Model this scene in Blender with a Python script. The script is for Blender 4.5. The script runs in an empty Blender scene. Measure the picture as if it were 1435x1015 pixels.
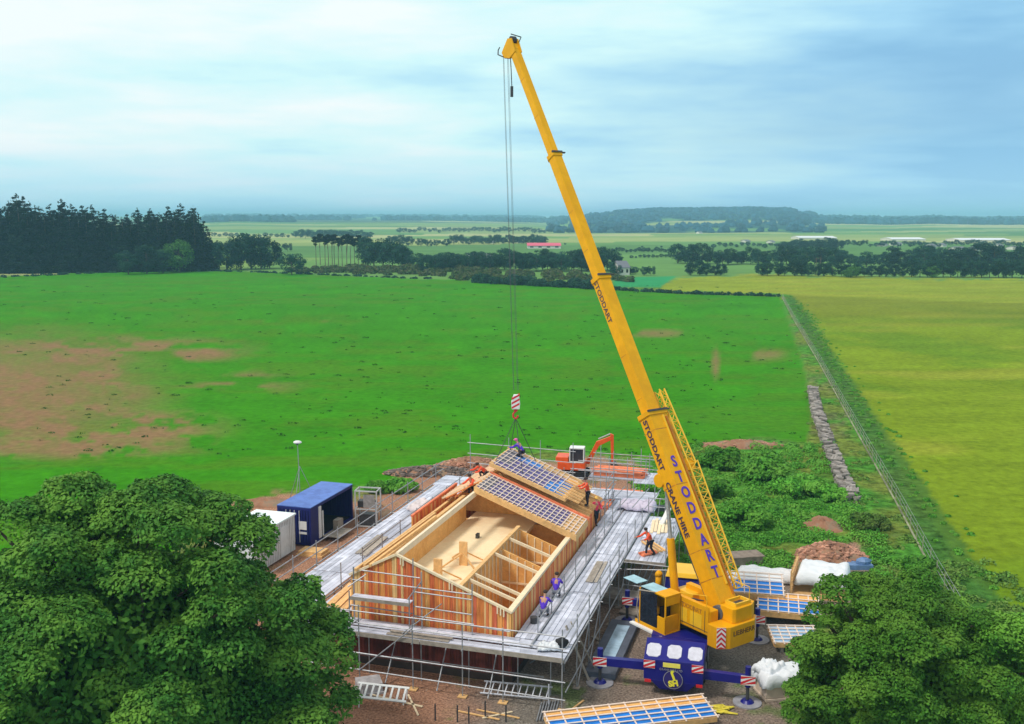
import bpy, bmesh, math, random
import numpy as np
from mathutils import Vector, Matrix
random.seed(4); RNG = np.random.default_rng(7)
sc = bpy.context.scene; COL = sc.collection
R = math.radians; PI = math.pi
# ------------------------------------------------------------ camera model
F, H, YH = 1400.0, 21.0, 305.0
TH = math.atan((507.5-YH)/F); CT, ST = math.cos(TH), math.sin(TH)
def P(px, py, h=0.0):
    a = (px-717.5)/F; b = (507.5-py)/F
    d = Vector((a, CT+b*ST, -ST+b*CT)); t = (h-H)/d.z
    return Vector((0, 0, H))+d*t
def PY(px, py, Y):
    a = (px-717.5)/F; b = (507.5-py)/F
    d = Vector((a, CT+b*ST, -ST+b*CT)); return Vector((0, 0, H))+d*(Y/d.y)
def Q(p):
    z = p[2]-H; fw = p[1]*CT-z*ST; up = p[1]*ST+z*CT
    return 717.5+F*p[0]/fw, 507.5-F*up/fw
cd = bpy.data.cameras.new('camera'); cam = bpy.data.objects.new('camera', cd); COL.objects.link(cam)
cam.location = (0, 0, H); cam.rotation_euler = (PI/2-TH, 0, 0)
cd.sensor_width = 36; cd.lens = 36*F/1435; cd.clip_end = 40000; cd.clip_start = .5
sc.camera = cam
# ------------------------------------------------------------ materials
def nt(m):
    m.use_nodes = True; n = m.node_tree.nodes; n.clear(); return m.node_tree, n, m.node_tree.links
def mth(n, l, op, a, b=None, c=None):
    k = n.new('ShaderNodeMath'); k.operation = op
    for i, x in enumerate((a, b, c)):
        if x is None: continue
        if isinstance(x, (int, float)): k.inputs[i].default_value = x
        else: l.new(x, k.inputs[i])
    return k.outputs[0]
def ramp(n, l, fac, stops, interp='LINEAR'):
    r = n.new('ShaderNodeValToRGB'); r.color_ramp.interpolation = interp
    e = r.color_ramp.elements
    while len(e) < len(stops): e.new(.5)
    for i, (p, c) in enumerate(stops): e[i].position = p; e[i].color = (*c, 1)
    l.new(fac, r.inputs[0]); return r.outputs[0]
def mixc(n, l, f, a, b, mode='MIX'):
    k = n.new('ShaderNodeMix'); k.data_type = 'RGBA'; k.blend_type = mode
    for i, x in ((0, f), (6, a), (7, b)):
        if isinstance(x, (int, float)): k.inputs[i].default_value = x
        elif isinstance(x, tuple): k.inputs[i].default_value = (*x, 1)
        else: l.new(x, k.inputs[i])
    return k.outputs[2]
def noise(n, l, vec, scale, detail=4, rough=.55):
    k = n.new('ShaderNodeTexNoise'); k.inputs['Scale'].default_value = scale
    k.inputs['Detail'].default_value = detail; k.inputs['Roughness'].default_value = rough
    l.new(vec, k.inputs['Vector']); return k.outputs['Fac']
MATS = {}
def mat(name, col, rough=.7, var=.25, scale=4., col2=None, scale2=1.3, metal=0., bump=.0, bscale=20., island=0., spec=.4, stretch=None, emit=0.):
    m = bpy.data.materials.new(name); t, n, l = nt(m)
    tc = n.new('ShaderNodeTexCoord'); vec = tc.outputs['Object']
    if stretch:
        mp = n.new('ShaderNodeMapping'); mp.inputs['Scale'].default_value = stretch; l.new(vec, mp.inputs['Vector']); vec = mp.outputs[0]
    f = noise(n, l, vec, scale)
    c = ramp(n, l, f, [(.3, tuple(x*(1-var) for x in col)), (.7, tuple(min(1, x*(1+var)) for x in col))])
    if col2:
        f2 = noise(n, l, vec, scale2, 5, .65)
        c = mixc(n, l, ramp(n, l, f2, [(.48, (0, 0, 0)), (.62, (1, 1, 1))]), c, tuple(col2))
    if island:
        g = n.new('ShaderNodeNewGeometry')
        k = mth(n, l, 'MULTIPLY_ADD', g.outputs['Random Per Island'], 2*island, 1-island)
        cb = n.new('ShaderNodeCombineColor'); [l.new(k, cb.inputs[i]) for i in range(3)]
        c = mixc(n, l, 1., c, cb.outputs[0], 'MULTIPLY')
    b = n.new('ShaderNodeBsdfPrincipled'); l.new(c, b.inputs['Base Color'])
    b.inputs['Roughness'].default_value = rough; b.inputs['Metallic'].default_value = metal
    b.inputs['Specular IOR Level'].default_value = spec
    if emit: l.new(c, b.inputs['Emission Color']); b.inputs['Emission Strength'].default_value = emit
    if bump:
        bp = n.new('ShaderNodeBump'); bp.inputs['Strength'].default_value = 1; bp.inputs['Distance'].default_value = bump
        l.new(noise(n, l, vec, bscale, 5, .6), bp.inputs['Height']); l.new(bp.outputs[0], b.inputs['Normal'])
    o = n.new('ShaderNodeOutputMaterial'); l.new(b.outputs[0], o.inputs[0])
    MATS[name] = m; return m
def leafmat(name, col, col2, var=.45, trans=.15):
    m = bpy.data.materials.new(name); t, n, l = nt(m)
    g = n.new('ShaderNodeNewGeometry'); tc = n.new('ShaderNodeTexCoord')
    c = ramp(n, l, g.outputs['Random Per Island'], [(0, tuple(x*(1-var) for x in col)), (.6, col), (1, tuple(x*(1+var) for x in col))])
    f2 = noise(n, l, tc.outputs['Object'], .55, 3)
    c = mixc(n, l, ramp(n, l, f2, [(.4, (0, 0, 0)), (.65, (1, 1, 1))]), c, tuple(col2), 'MIX')
    oi = n.new('ShaderNodeObjectInfo')
    k = mth(n, l, 'MULTIPLY_ADD', oi.outputs['Random'], .7, .65)
    cb = n.new('ShaderNodeCombineColor'); [l.new(k, cb.inputs[i]) for i in range(3)]
    c = mixc(n, l, 1., c, cb.outputs[0], 'MULTIPLY')
    d = n.new('ShaderNodeBsdfPrincipled'); l.new(c, d.inputs['Base Color']); d.inputs['Roughness'].default_value = .6
    d.inputs['Specular IOR Level'].default_value = .08
    tr = n.new('ShaderNodeBsdfTranslucent'); l.new(c, tr.inputs['Color'])
    mx = n.new('ShaderNodeMixShader'); mx.inputs[0].default_value = trans
    l.new(d.outputs[0], mx.inputs[1]); l.new(tr.outputs[0], mx.inputs[2])
    o = n.new('ShaderNodeOutputMaterial'); l.new(mx.outputs[0], o.inputs[0]); return m
yellow = mat('crane_yellow', (.80, .375, .001), .5, .10, 1.6, col2=(.72, .33, .002), scale2=.45, bump=.0, spec=.2)
yellow2 = mat('crane_yellow_light', (.86, .5, .02), .4, .06, 1.5)
purple = mat('carrier_blue', (.009, .009, .19), .35, .12, 1.5)
navy = mat('letter_violet', (.09, .03, .42), .5, .05)
black = mat('black_rubber', (.012, .012, .014), .7, .3)
darkm = mat('dark_metal', (.05, .05, .055), .5, .3)
steel = mat('steel', (.45, .46, .48), .45, .2, 6, metal=.6)
galv = mat('galvanised_tube', (.34, .35, .38), .5, .25, 3, metal=.35, island=.2)
rope_m = mat('wire_rope', (.10, .11, .13), .6, .2)
white = mat('white_paint', (.78, .79, .80), .5, .08, 2)
offwhite = mat('cabin_white', (.74, .80, .84), .5, .06, 1.5, col2=(.6, .66, .7), scale2=.8)
redp = mat('signal_red', (.62, .02, .03), .5, .1)
glassd = mat('dark_glass', (.02, .025, .04), .08, .2, spec=.8)
glassb = mat('blue_glass', (.03, .04, .25), .12, .4, 1.5, spec=.8)
glassr = mat('roof_glass', (.32, .55, .66), .15, .25, 2, spec=.8)
plate = mat('number_plate', (.8, .72, .12), .5, .05)
deckm = mat('scaffold_board', (.58, .61, .73), .8, .2, 1.6, col2=(.44, .47, .58), scale2=.5, bump=.01, island=.22)
timber = mat('pale_timber', (.74, .45, .19), .75, .16, 5, island=.16)
timberw = mat('white_timber', (.86, .70, .48), .75, .1, 5, island=.1)
timbero = mat('orange_timber', (.78, .27, .07), .75, .25, 4, island=.3)
timberg = mat('grey_timber', (.33, .29, .25), .85, .25, 4, island=.25)
claddark = mat('shade_dark_cladding', (.16, .035, .025), .8, .4, 1.5, island=.4)  # dark red with the shade below the deck painted in
osb = mat('osb_sheet', (.84, .46, .15), .8, .12, 9, col2=(.74, .36, .10), scale2=2.0)
osbf = mat('osb_floor', (.92, .76, .50), .8, .06, 7, col2=(.88, .66, .40), scale2=.5)
blueme = mat('blue_membrane', (.01, .20, .68), .45, .2, 2)
greyme = mat('grey_membrane', (.15, .15, .20), .6, .25, 3)
violme = mat('roof_underlay', (.13, .11, .30), .6, .3, 3.0)
contb = mat('container_blue', (.010, .013, .14), .45, .2, 1.2)
contr = mat('container_roof_blue', (.10, .20, .58), .5, .14, .9, col2=(.07, .14, .46))
contin = mat('container_inside', (.012, .012, .016), .8, .2)
orange = mat('excavator_orange', (.80, .10, .015), .4, .12, 2)
redor = mat('orange_battens', (.74, .20, .09), .8, .25, 2.5, island=.3)
hivis_o = mat('hi_vis_orange', (.85, .09, .03), .7, .15, 8)
hivis_p = mat('hi_vis_pink', (.80, .05, .12), .7, .15, 8)
workblue = mat('work_blue', (.09, .03, .55), .75, .2, 8)
trous = mat('dark_trousers', (.02, .02, .035), .85, .2)
panelw = mat('panel_white', (.60, .60, .70), .5, .12, 4)
skin = mat('skin', (.52, .28, .19), .6, .08)
hairm = mat('dark_hair', (.04, .025, .02), .8, .2)
tarpw = mat('white_tarp', (.74, .77, .82), .6, .08, 1.5, bump=.06, bscale=3)
bark = mat('bark', (.09, .065, .045), .9, .35, 4, bump=.02)
barkp = mat('pale_bark', (.17, .13, .11), .9, .3, 4)
rubblem = mat('rubble', (.30, .25, .22), .9, .3, 1.5, island=.45, bump=.03)
rubbler = mat('red_rubble', (.42, .22, .15), .9, .3, 1.5, island=.4, bump=.03)
soilm = mat('soil', (.34, .17, .10), .95, .3, 1.2, col2=(.26, .19, .13), bump=.08, bscale=5)
slabm = mat('stone_slab', (.27, .24, .22), .85, .25, 2, island=.35, bump=.02)
stonew = mat('field_wall_stone', (.24, .25, .16), .9, .3, .8, island=.4)
postm = mat('fence_post', (.30, .30, .20), .85, .25, 3)
brickd = mat('cream_render', (.70, .68, .62), .8, .1)
slate = mat('slate_roof', (.16, .17, .2), .7, .2)
pinkr = mat('pink_sheet_roof', (.68, .08, .16), .6, .12)
leafL = leafmat('sycamore_leaf', (.044, .15, .022), (.125, .27, .036))
leafR = leafmat('bright_leaf', (.09, .27, .028), (.20, .42, .05))
leafB = leafmat('bush_leaf', (.085, .30, .03), (.16, .38, .05))
leafC = leafmat('conifer_needle', (.005, .016, .012), (.008, .024, .016), .4, .1)
leafF = leafmat('haze_tinted_leaf', (.014, .06, .045), (.03, .10, .05), .4, .2)  # blue haze of distance tinted into the leaf colour
leafG = leafmat('willow_leaf', (.05, .15, .03), (.08, .20, .04), .4, .2)
leafH = leafmat('scrub_leaf', (.05, .10, .03), (.11, .12, .05), .5, .2)
leafK = leafmat('bank_leaf', (.11, .25, .04), (.18, .27, .06), .5, .2)
weedm = leafmat('weed_tuft', (.025, .10, .01), (.03, .13, .01), .4, .2)
# ------------------------------------------------------------ object helpers
def link(o, parent=None):
    COL.objects.link(o)
    if parent: o.parent = parent
    return o
def tag(o, label=None, cat=None, group=None, kind=None):
    if label: o['label'] = label
    if cat: o['category'] = cat
    if group: o['group'] = group
    if kind: o['kind'] = kind
    return o
def empty(name, loc, rz, label, cat, group=None):
    o = bpy.data.objects.new(name, None); link(o); o.location = loc; o.rotation_euler = (0, 0, rz); o.empty_display_size = .3
    return tag(o, label, cat, group)
def children(o): return [c for c in o.children]
def copy_tree(o, loc=None, rz=None, label=None, s=None, parent=None):
    c = o.copy(); COL.objects.link(c)
    if parent is not None: c.parent = parent
    if loc is not None: c.location = loc
    if rz is not None: c.rotation_euler = (0, 0, rz)
    if s is not None: c.scale = (s, s, s) if isinstance(s, (int, float)) else s
    if label: c['label'] = label
    for ch in children(o): copy_tree(ch, parent=c)
    return c
class MB:
    def __init__(s, M=None): s.v = []; s.f = []; s.m = []; s.M = M or Matrix()
    def add(s, vs, fs, m=0):
        b = len(s.v); s.v += [s.M @ Vector(p) for p in vs]; s.f += [tuple(b+i for i in f) for f in fs]; s.m += [m]*len(fs); return s
    def box(s, x0, x1, y0, y1, z0, z1, m=0):
        return s.add([(x0,y0,z0),(x1,y0,z0),(x1,y1,z0),(x0,y1,z0),(x0,y0,z1),(x1,y0,z1),(x1,y1,z1),(x0,y1,z1)],
            [(0,3,2,1),(4,5,6,7),(0,1,5,4),(1,2,6,5),(2,3,7,6),(3,0,4,7)], m)
    def hexa(s, pts, m=0):
        return s.add(pts, [(0,3,2,1),(4,5,6,7),(0,1,5,4),(1,2,6,5),(2,3,7,6),(3,0,4,7)], m)
    def beam(s, p, q, w, h, m=0, up=(0,0,1)):
        p = Vector(p); q = Vector(q); d = (q-p).normalized(); u = Vector(up)
        x = d.cross(u)
        if x.length < 1e-3: x = d.cross(Vector((0,1,0)))
        x.normalize(); z = x.cross(d); x *= w/2; z *= h/2
        return s.hexa([p-x-z, p+x-z, q+x-z, q-x-z, p-x+z, p+x+z, q+x+z, q-x+z], m)
    def tube(s, p, q, r, n=6, m=0, r2=None, cap=True):
        p = Vector(p); q = Vector(q); d = (q-p).normalized(); r2 = r if r2 is None else r2
        x = d.orthogonal().normalized(); y = d.cross(x)
        vs = []
        for c, rr in ((p, r), (q, r2)):
            for i in range(n):
                a = 2*PI*i/n; vs.append(c+x*math.cos(a)*rr+y*math.sin(a)*rr)
        fs = [(i, (i+1) % n, n+(i+1) % n, n+i) for i in range(n)]
        if cap: fs += [tuple(range(n))[::-1], tuple(range(n, 2*n))]
        return s.add(vs, fs, m)
    def path(s, pts, r, n=6, m=0):
        for a, b in zip(pts[:-1], pts[1:]): s.tube(a, b, r, n, m)
        return s
    def prism(s, pts, vec, m=0):
        n = len(pts); vec = Vector(vec)
        vs = [Vector(p) for p in pts]+[Vector(p)+vec for p in pts]
        return s.add(vs, [tuple(range(n))[::-1], tuple(range(n, 2*n))]+[(i, (i+1) % n, n+(i+1) % n, n+i) for i in range(n)], m)
    def blob(s, c, rx, ry, rz, m=0, seed=0, amp=.15, n=8, k=5):
        rr = random.Random(seed); vs = []; fs = []
        for j in range(k+1):
            t = PI*j/k
            for i in range(n):
                a = 2*PI*i/n; q = 1+rr.uniform(-amp, amp)
                vs.append((c[0]+rx*q*math.sin(t)*math.cos(a), c[1]+ry*q*math.sin(t)*math.sin(a), c[2]+rz*q*math.cos(t)))
        for j in range(k):
            for i in range(n): fs.append((j*n+i, (j+1)*n+i, (j+1)*n+(i+1) % n, j*n+(i+1) % n))
        return s.add(vs, fs, m)
    def build(s, name, mats, parent=None, loc=None, bevel=0, smooth=False):
        me = bpy.data.meshes.new(name); me.from_pydata([tuple(p) for p in s.v], [], s.f)
        for m in (mats if isinstance(mats, (list, tuple)) else [mats]): me.materials.append(m)
        me.polygons.foreach_set('material_index', s.m)
        bm = bmesh.new(); bm.from_mesh(me); bmesh.ops.recalc_face_normals(bm, faces=bm.faces); bm.to_mesh(me); bm.free()
        if smooth: me.polygons.foreach_set('use_smooth', [True]*len(me.polygons))
        me.update(); o = bpy.data.objects.new(name, me); link(o, parent)
        if loc is not None: o.location = loc
        if bevel:
            b = o.modifiers.new('b', 'BEVEL'); b.width = bevel; b.segments = 2; b.limit_method = 'ANGLE'
        return o
def recenter(o):  # put a free mesh's origin at its base centre
    me = o.data; co = np.empty(len(me.vertices)*3); me.vertices.foreach_get('co', co); co = co.reshape(-1, 3)
    c = (co.min(0)+co.max(0))/2; c[2] = co[:, 2].min(); co -= c; me.vertices.foreach_set('co', co.ravel()); me.update(); o.location = Vector(c); return o
def text(name, s, size, M, material, parent=None, ext=.006, bold=.0, sx=1.):
    cu = bpy.data.curves.new(name, 'FONT'); cu.body = s; cu.size = size; cu.extrude = ext; cu.offset = bold
    cu.align_x = 'CENTER'; cu.align_y = 'CENTER'; cu.resolution_u = 3
    o = bpy.data.objects.new(name, cu); COL.objects.link(o)
    dg = bpy.context.evaluated_depsgraph_get(); me = bpy.data.meshes.new_from_object(o.evaluated_get(dg))
    bpy.data.objects.remove(o)
    me.transform(M @ Matrix.Diagonal((sx, 1, 1, 1))); me.materials.clear(); me.materials.append(material); me.name = name
    r = bpy.data.objects.new(name, me); link(r, parent); return r
def frame(o, x, y):   # matrix with text x dir and y dir
    x = Vector(x).normalized(); y = Vector(y).normalized(); z = x.cross(y)
    M = Matrix((x, y, z)).transposed().to_4x4(); M.translation = Vector(o); return M
def joinm(objs, name):
    bm = bmesh.new()
    for o in objs: bm.from_mesh(o.data)
    me = objs[0].data; bm.to_mesh(me); bm.free(); me.name = name
    for o in objs[1:]: bpy.data.objects.remove(o)
    objs[0].name = name; return objs[0]
# ------------------------------------------------------------ numpy noise
_lat = RNG.random((256, 256))
def vnoise(x, y):
    xi = np.floor(x).astype(int); yi = np.floor(y).astype(int); fx = x-xi; fy = y-yi
    fx = fx*fx*(3-2*fx); fy = fy*fy*(3-2*fy); g = lambda i, j: _lat[i % 256, j % 256]
    return (g(xi, yi)*(1-fx)+g(xi+1, yi)*fx)*(1-fy)+(g(xi, yi+1)*(1-fx)+g(xi+1, yi+1)*fx)*fy
def fbm(x, y, o=4):
    s = 0; a = .5; t = 0
    for i in range(o): s = s+a*vnoise(x*2**i+17*i, y*2**i+5*i); t += a; a *= .55
    return s/t
# ------------------------------------------------------------ terrain
D_REF = np.array([0, 1300, 1700, 2300, 3000, 4200, 6500, 12000.])
def interp_px(px, pts):
    return np.interp(px, [p[0] for p in pts], [p[1] for p in pts])
def terr(X, Y):
    X = np.asarray(X, float); Y = np.asarray(Y, float)
    Ys = np.maximum(Y, 1.); px = 717.5+F*X/(Ys*.99)
    hill = interp_px(px, [(-900, 0), (640, 0), (760, .05), (800, .45), (830, .7), (920, .97), (1060, 1), (1090, .93), (1102, .97), (1125, .72), (1150, .36), (1200, .30), (1250, .22), (1310, .32), (1380, .2), (1500, .25), (2400, .1)])
    left = interp_px(px, [(-900, .6), (250, .6), (330, 1), (420, .85), (600, .8), (720, .5), (800, 0), (2400, 0)])
    z1 = hill*(8*np.interp(Y, [1500, 1900], [0, 1])+32*np.interp(Y, [1900, 2900, 3500, 5000], [0, 1, .8, 0]))
    z2 = left*np.interp(Y, [1300, 2200, 2600, 4200, 6000], [0, 12, 14, 12, 17])
    far = np.interp(Y, [2500, 5200, 7000, 12000], [0, 13, 19, 12])*(.75+.5*fbm(px/90, Y/900))
    und = np.interp(Y, [60, 120, 900, 3000], [0, .25, .9, 6])*(fbm(X/np.interp(Y, [0, 400, 3000], [40, 70, 500]), Y/np.interp(Y, [0, 400, 3000], [40, 70, 500]), 2)-.5)
    und = und*np.interp(Y, [0, 250, 400], [1, 1, 1])
    return np.maximum(z1, z2)+far*.9+und
def tz(x, y): return float(terr(np.array([x]), np.array([y]))[0])
def G(px, py, dz=0.):   # ground point seen at the pixel
    p = P(px, py, 0); p.z = tz(p.x, p.y)+dz; return p
def sdist(px, py, poly):
    poly = np.array(poly, float); n = len(poly); ins = np.zeros(px.shape, bool); d = np.full(px.shape, 1e9)
    for i in range(n):
        a = poly[i]; b = poly[(i+1) % n]
        c = ((a[1] > py) != (b[1] > py)) & (px < (b[0]-a[0])*(py-a[1])/((b[1]-a[1]) or 1e-9)+a[0]); ins ^= c
        e = b-a; t = np.clip(((px-a[0])*e[0]+(py-a[1])*e[1])/max(1e-9, e@e), 0, 1)
        d = np.minimum(d, np.hypot(px-a[0]-t*e[0], py-a[1]-t*e[1]))
    return np.where(ins, d, -d)
GREEN = [(-900, 395), (0, 388), (150, 381), (300, 379), (450, 385), (600, 392), (720, 398), (830, 405), (960, 412), (1093, 416), (1112, 470), (1130, 530), (1136, 590), (1128, 622), (1060, 616), (980, 620), (900, 640), (860, 634), (760, 630), (650, 640), (600, 652), (530, 680), (420, 684), (350, 702), (250, 760), (100, 900), (-900, 1300)]
CROP = [(925, 400), (955, 389), (1060, 384), (1435, 392), (2300, 412), (2300, 1500), (1600, 1150), (1440, 880), (1345, 800), (1260, 655), (1190, 535), (1130, 440), (1108, 414), (1000, 411), (930, 411)]
SITE = [(300, 730), (348, 712), (385, 690), (480, 700), (530, 692), (570, 668), (640, 650), (780, 642), (830, 640), (905, 650), (905, 700), (925, 740), (932, 800), (1040, 818), (1100, 795), (1140, 760), (1200, 760), (1225, 800), (1190, 850), (1130, 880), (1110, 940), (1130, 1300), (-200, 1300), (250, 900)]
TURQ = [(858, 389), (948, 387), (925, 403), (862, 403)]
def s01(x): x = np.clip(x, 0, 1); return x*x*(3-2*x)
def lerp(c, d, w): return c*(1-w[:, None])+np.array(d)*w[:, None]
def make_ground():
    cols = np.concatenate([np.arange(-700, -20, 20), np.arange(-20, 1460, 4.5), np.arange(1460, 2200, 20)])
    ys = np.concatenate([np.arange(1150, 430, -4.), np.arange(430, 327, -1.5)])
    dist = np.concatenate([[-60., 0., 12., 20.], H*F*1.0/(ys-YH)*1.0, np.geomspace(1360, 11500, 75)])
    a = (cols-717.5)/F
    Y, A_ = np.meshgrid(dist, a, indexing='ij'); X = A_*np.maximum(Y, 25)*1.0
    # world point of flat pixel: forward depth differs a little from Y, so project exactly
    shp = X.shape; X = X.ravel(); Y = Y.ravel(); Z = terr(X, Y)
    fw = Y*CT+H*ST; px = 717.5+F*X/np.maximum(fw, 1); py = 507.5-F*(Y*ST-H*CT)/np.maximum(fw, 1)
    near = Y > 15
    n1 = fbm(X/6, Y/6); n2 = fbm(X/1.3+9, Y/1.3); n3 = fbm(X/25+3, Y/25)
    base = np.tile(np.array([[.075, .25, .03]]), (len(X), 1))
    base = lerp(base, (.16, .22, .04), s01((n1-.42)*5)); base = lerp(base, (.20, .17, .09), s01((n2*.5+n3*.5-.56)*9)*.7)
    base = lerp(base, (.05, .15, .02), s01((n2-.55)*6)*.5)
    # valley patchwork
    far = Y > 300
    sx = RNG.uniform(-2600, 2600, 420); sy = 330+2900*RNG.random(420)**1.5; scol = RNG.integers(0, 6, 420)
    pal = np.array([[.13, .27, .07], [.19, .31, .08], [.30, .37, .12], [.10, .22, .06], [.24, .33, .10], [.40, .42, .18]])
    idx = np.zeros(len(X), int); fi = np.where(far)[0]
    for ch in np.array_split(fi, 30):
        dd = (X[ch, None]-sx)**2/2.2**2+(Y[ch, None]-sy)**2; idx[ch] = dd.argmin(1)
    pc = pal[scol[idx]]*(.9+.2*fbm(X/30, Y/60))[:, None]
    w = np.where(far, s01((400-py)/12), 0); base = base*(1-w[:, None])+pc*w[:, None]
    # wooded hill
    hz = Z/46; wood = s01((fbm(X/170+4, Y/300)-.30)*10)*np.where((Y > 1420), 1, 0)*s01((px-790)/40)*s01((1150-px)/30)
    base = lerp(base, (.016, .065, .075), wood*.95)  # bluish woodland tone, distance haze painted into the ground colour
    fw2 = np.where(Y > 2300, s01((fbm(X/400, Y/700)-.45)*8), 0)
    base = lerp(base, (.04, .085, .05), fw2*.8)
    # crop field
    dc = sdist(px, py, CROP); wc = s01((dc+(n1-.5)*14)/np.where(py > 430, 16, 3)+.4)
    brow = s01((py-(412+(px-1100)*.035))/3)
    cc = np.array([.30, .42, .035])*(1-brow[:, None])+np.array([.235, .38, .018])*brow[:, None]
    cc = cc*(.86+.28*fbm(X/9, Y/3.5))[:, None]
    streak = s01((fbm(X/14+(Y/30), Y/26, 3)-.47)*6)*brow; cc = lerp(cc, (.15, .32, .015), streak*.75)
    cc = lerp(cc, (.38, .43, .05), s01((fbm(X/30, Y/9, 3)-.55)*7)*.5)
    cc = lerp(cc, (.24, .30, .03), brow*s01((470-py)/50)*.75); cc = cc*np.array([.76, .70, .7])*(.80+.40*fbm(X/16+Y/40, Y/3.2, 4))[:, None]*(.90+.2*fbm(X/3., Y/.9, 3))[:, None]
    base = base*(1-wc[:, None])+cc*wc[:, None]
    # dark bank beside the fence
    dbk = np.where(py > 416, px-(1100+(py-416)*.556), 1e9)
    wb = s01((dbk+2)/4)*s01((18+(py-416)*.13-dbk+(n2-.5)*16)/9)
    base = lerp(base, (.055, .15, .028), wb*.8)
    # green field
    dg = sdist(px, py, GREEN); wg = s01((dg+(n1-.5)*6*np.where(py > 600, 2.5, .6))/np.where(py > 430, 7, 1.6)+.5)
    gc = np.array([.042, .315, .008])*(.84+.32*fbm(X/5, Y/7))[:, None]
    gc = gc*(.86+.28*fbm(X/1.6, Y/.5, 3))[:, None]; gc = gc*(.86+.28*fbm(X/26+Y/60, Y/5, 4))[:, None]; gc = lerp(gc, (.09, .25, .02), s01((fbm(X/11, Y/4+5, 4)-.52)*8)*.45)
    gc = lerp(gc, (.06, .30, .02), s01((n3-.5)*5)*.5)
    st = s01((fbm(px/70, py/9+3, 4)-.44)*7); st2 = s01((fbm(px/40+8, py/14, 4)-.40)*6)
    def ell(cx, cy, rx, ry): return s01(1.25-np.hypot((px-cx)/rx, (py-cy)/ry))
    dry = np.maximum.reduce([ell(40, 550, 210, 92)*(.62+.38*st2), ell(230, 495, 130, 16)*st*.9, ell(100, 625, 210, 22)*st2*.8, ell(150, 490, 220, 22)*st*.8, ell(160, 600, 170, 35)*st2*.9, ell(330, 535, 110, 20)*st*.6, ell(920, 467, 60, 7)*.6*st2, ell(1070, 497, 40, 10)*.55*st2, ell(1003, 510, 7, 26)*.6, ell(440, 450, 90, 6)*.5*st])
    gc = gc*np.array([.98, .72, .5]); gc = lerp(gc, (.27, .145, .085), np.clip(dry**1.15*1.3, 0, .9)*(.78+.22*s01((n2-.3)*3)))
    base = base*(1-wg[:, None])+gc*wg[:, None]
    base = lerp(base, (.035, .28, .10), s01(sdist(px, py, TURQ)/2+.5))
    # khaki strip between fields
    # site
    ds = sdist(px, py, SITE); ws = s01((ds+(n2-.5)*26)/8+.5)
    grav = np.array([.21, .19, .165])*(.7+.6*fbm(X/.8, Y/.8))[:, None]
    red = np.array([.40, .215, .14])*(.75+.5*n2)[:, None]
    rw = np.clip(s01((730-px+(n1-.5)*160)/120)+s01((820-py)/60)*s01((px-700)/60)*.7+.25*s01((n3-.5)*6), 0, 1)
    site = grav*(1-rw[:, None])+red*rw[:, None]
    site = lerp(site, (.10, .17, .04), s01((n1*.5+n2*.5-.57)*12)*.7)
    ws = np.where(near, ws, 0); base = base*(1-ws[:, None])+site*ws[:, None]
    zone = np.zeros(len(X), int)                   # 0 rough grass
    zone[far & (py < 400)] = 4
    zone[(dc > 0) & near] = 2; zone[(dg > 0) & near] = 1; zone[(ds > 0) & near] = 3
    nr, nc = shp; ii = np.arange(nr*nc).reshape(nr, nc)
    quads = np.stack([ii[:-1, :-1], ii[:-1, 1:], ii[1:, 1:], ii[1:, :-1]], -1).reshape(-1, 4)
    zq = zone[quads[:, 0]]; co = np.stack([X, Y, Z], 1)
    names = ['ground', 'grass_field', 'crop_field', 'site_ground', 'valley_floor']
    labs = ['rough grass ground between the building site, fence and fields', 'bright green pasture with a dry brown patch', 'yellow green ripening crop field', 'red earth and gravel ground of the building site', 'patchwork of pale valley fields and far hills']
    for k, nm in enumerate(names):
        fq = quads[zq == k]; used, inv = np.unique(fq, return_inverse=True); fq = inv.reshape(-1, 4)
        me = bpy.data.meshes.new(nm); me.vertices.add(len(used)); me.vertices.foreach_set('co', co[used].ravel())
        me.loops.add(fq.size); me.loops.foreach_set('vertex_index', fq.ravel().astype(np.int32))
        me.polygons.add(len(fq)); me.polygons.foreach_set('loop_start', np.arange(0, fq.size, 4, dtype=np.int32))
        me.update(calc_edges=True); me.polygons.foreach_set('use_smooth', [True]*len(fq))
        ca = me.color_attributes.new('soil_and_crop', 'FLOAT_COLOR', 'POINT')
        ca.data.foreach_set('color', np.concatenate([base[used], np.ones((len(used), 1))], 1).ravel())
        m = bpy.data.materials.new(nm+'_surface'); t, n, l = nt(m)
        at = n.new('ShaderNodeAttribute'); at.attribute_name = 'soil_and_crop'; tc = n.new('ShaderNodeTexCoord'); o = tc.outputs['Object']
        f = noise(n, l, o, {3: 9., 4: .02}.get(k, 1.1), 6, .7)
        amp = {3: .75, 1: .22, 2: .30, 4: .15, 0: .8}[k]
        c = mixc(n, l, 1., at.outputs['Color'], ramp(n, l, f, [(.3, (1-amp,)*3), (.7, (1+amp,)*3)]), 'MULTIPLY')
        if k == 3:
            vo = n.new('ShaderNodeTexVoronoi'); vo.inputs['Scale'].default_value = 5.; l.new(o, vo.inputs['Vector'])
            pe = ramp(n, l, vo.outputs['Distance'], [(.12, (1, 1, 1)), (.2, (0, 0, 0))])
            wn = ramp(n, l, noise(n, l, o, 1.1, 3), [(.48, (0, 0, 0)), (.6, (.75, .75, .75))])
            c = mixc(n, l, mth(n, l, 'MULTIPLY', pe, wn), c, (.5, .47, .42))
        b = n.new('ShaderNodeBsdfPrincipled'); b.inputs['Roughness'].default_value = .95; b.inputs['Specular IOR Level'].default_value = .02
        l.new(c, b.inputs['Base Color'])
        bp = n.new('ShaderNodeBump'); bp.inputs['Distance'].default_value = {3: .12, 0: .3, 1: .06, 2: .16, 4: .5}[k]
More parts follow.
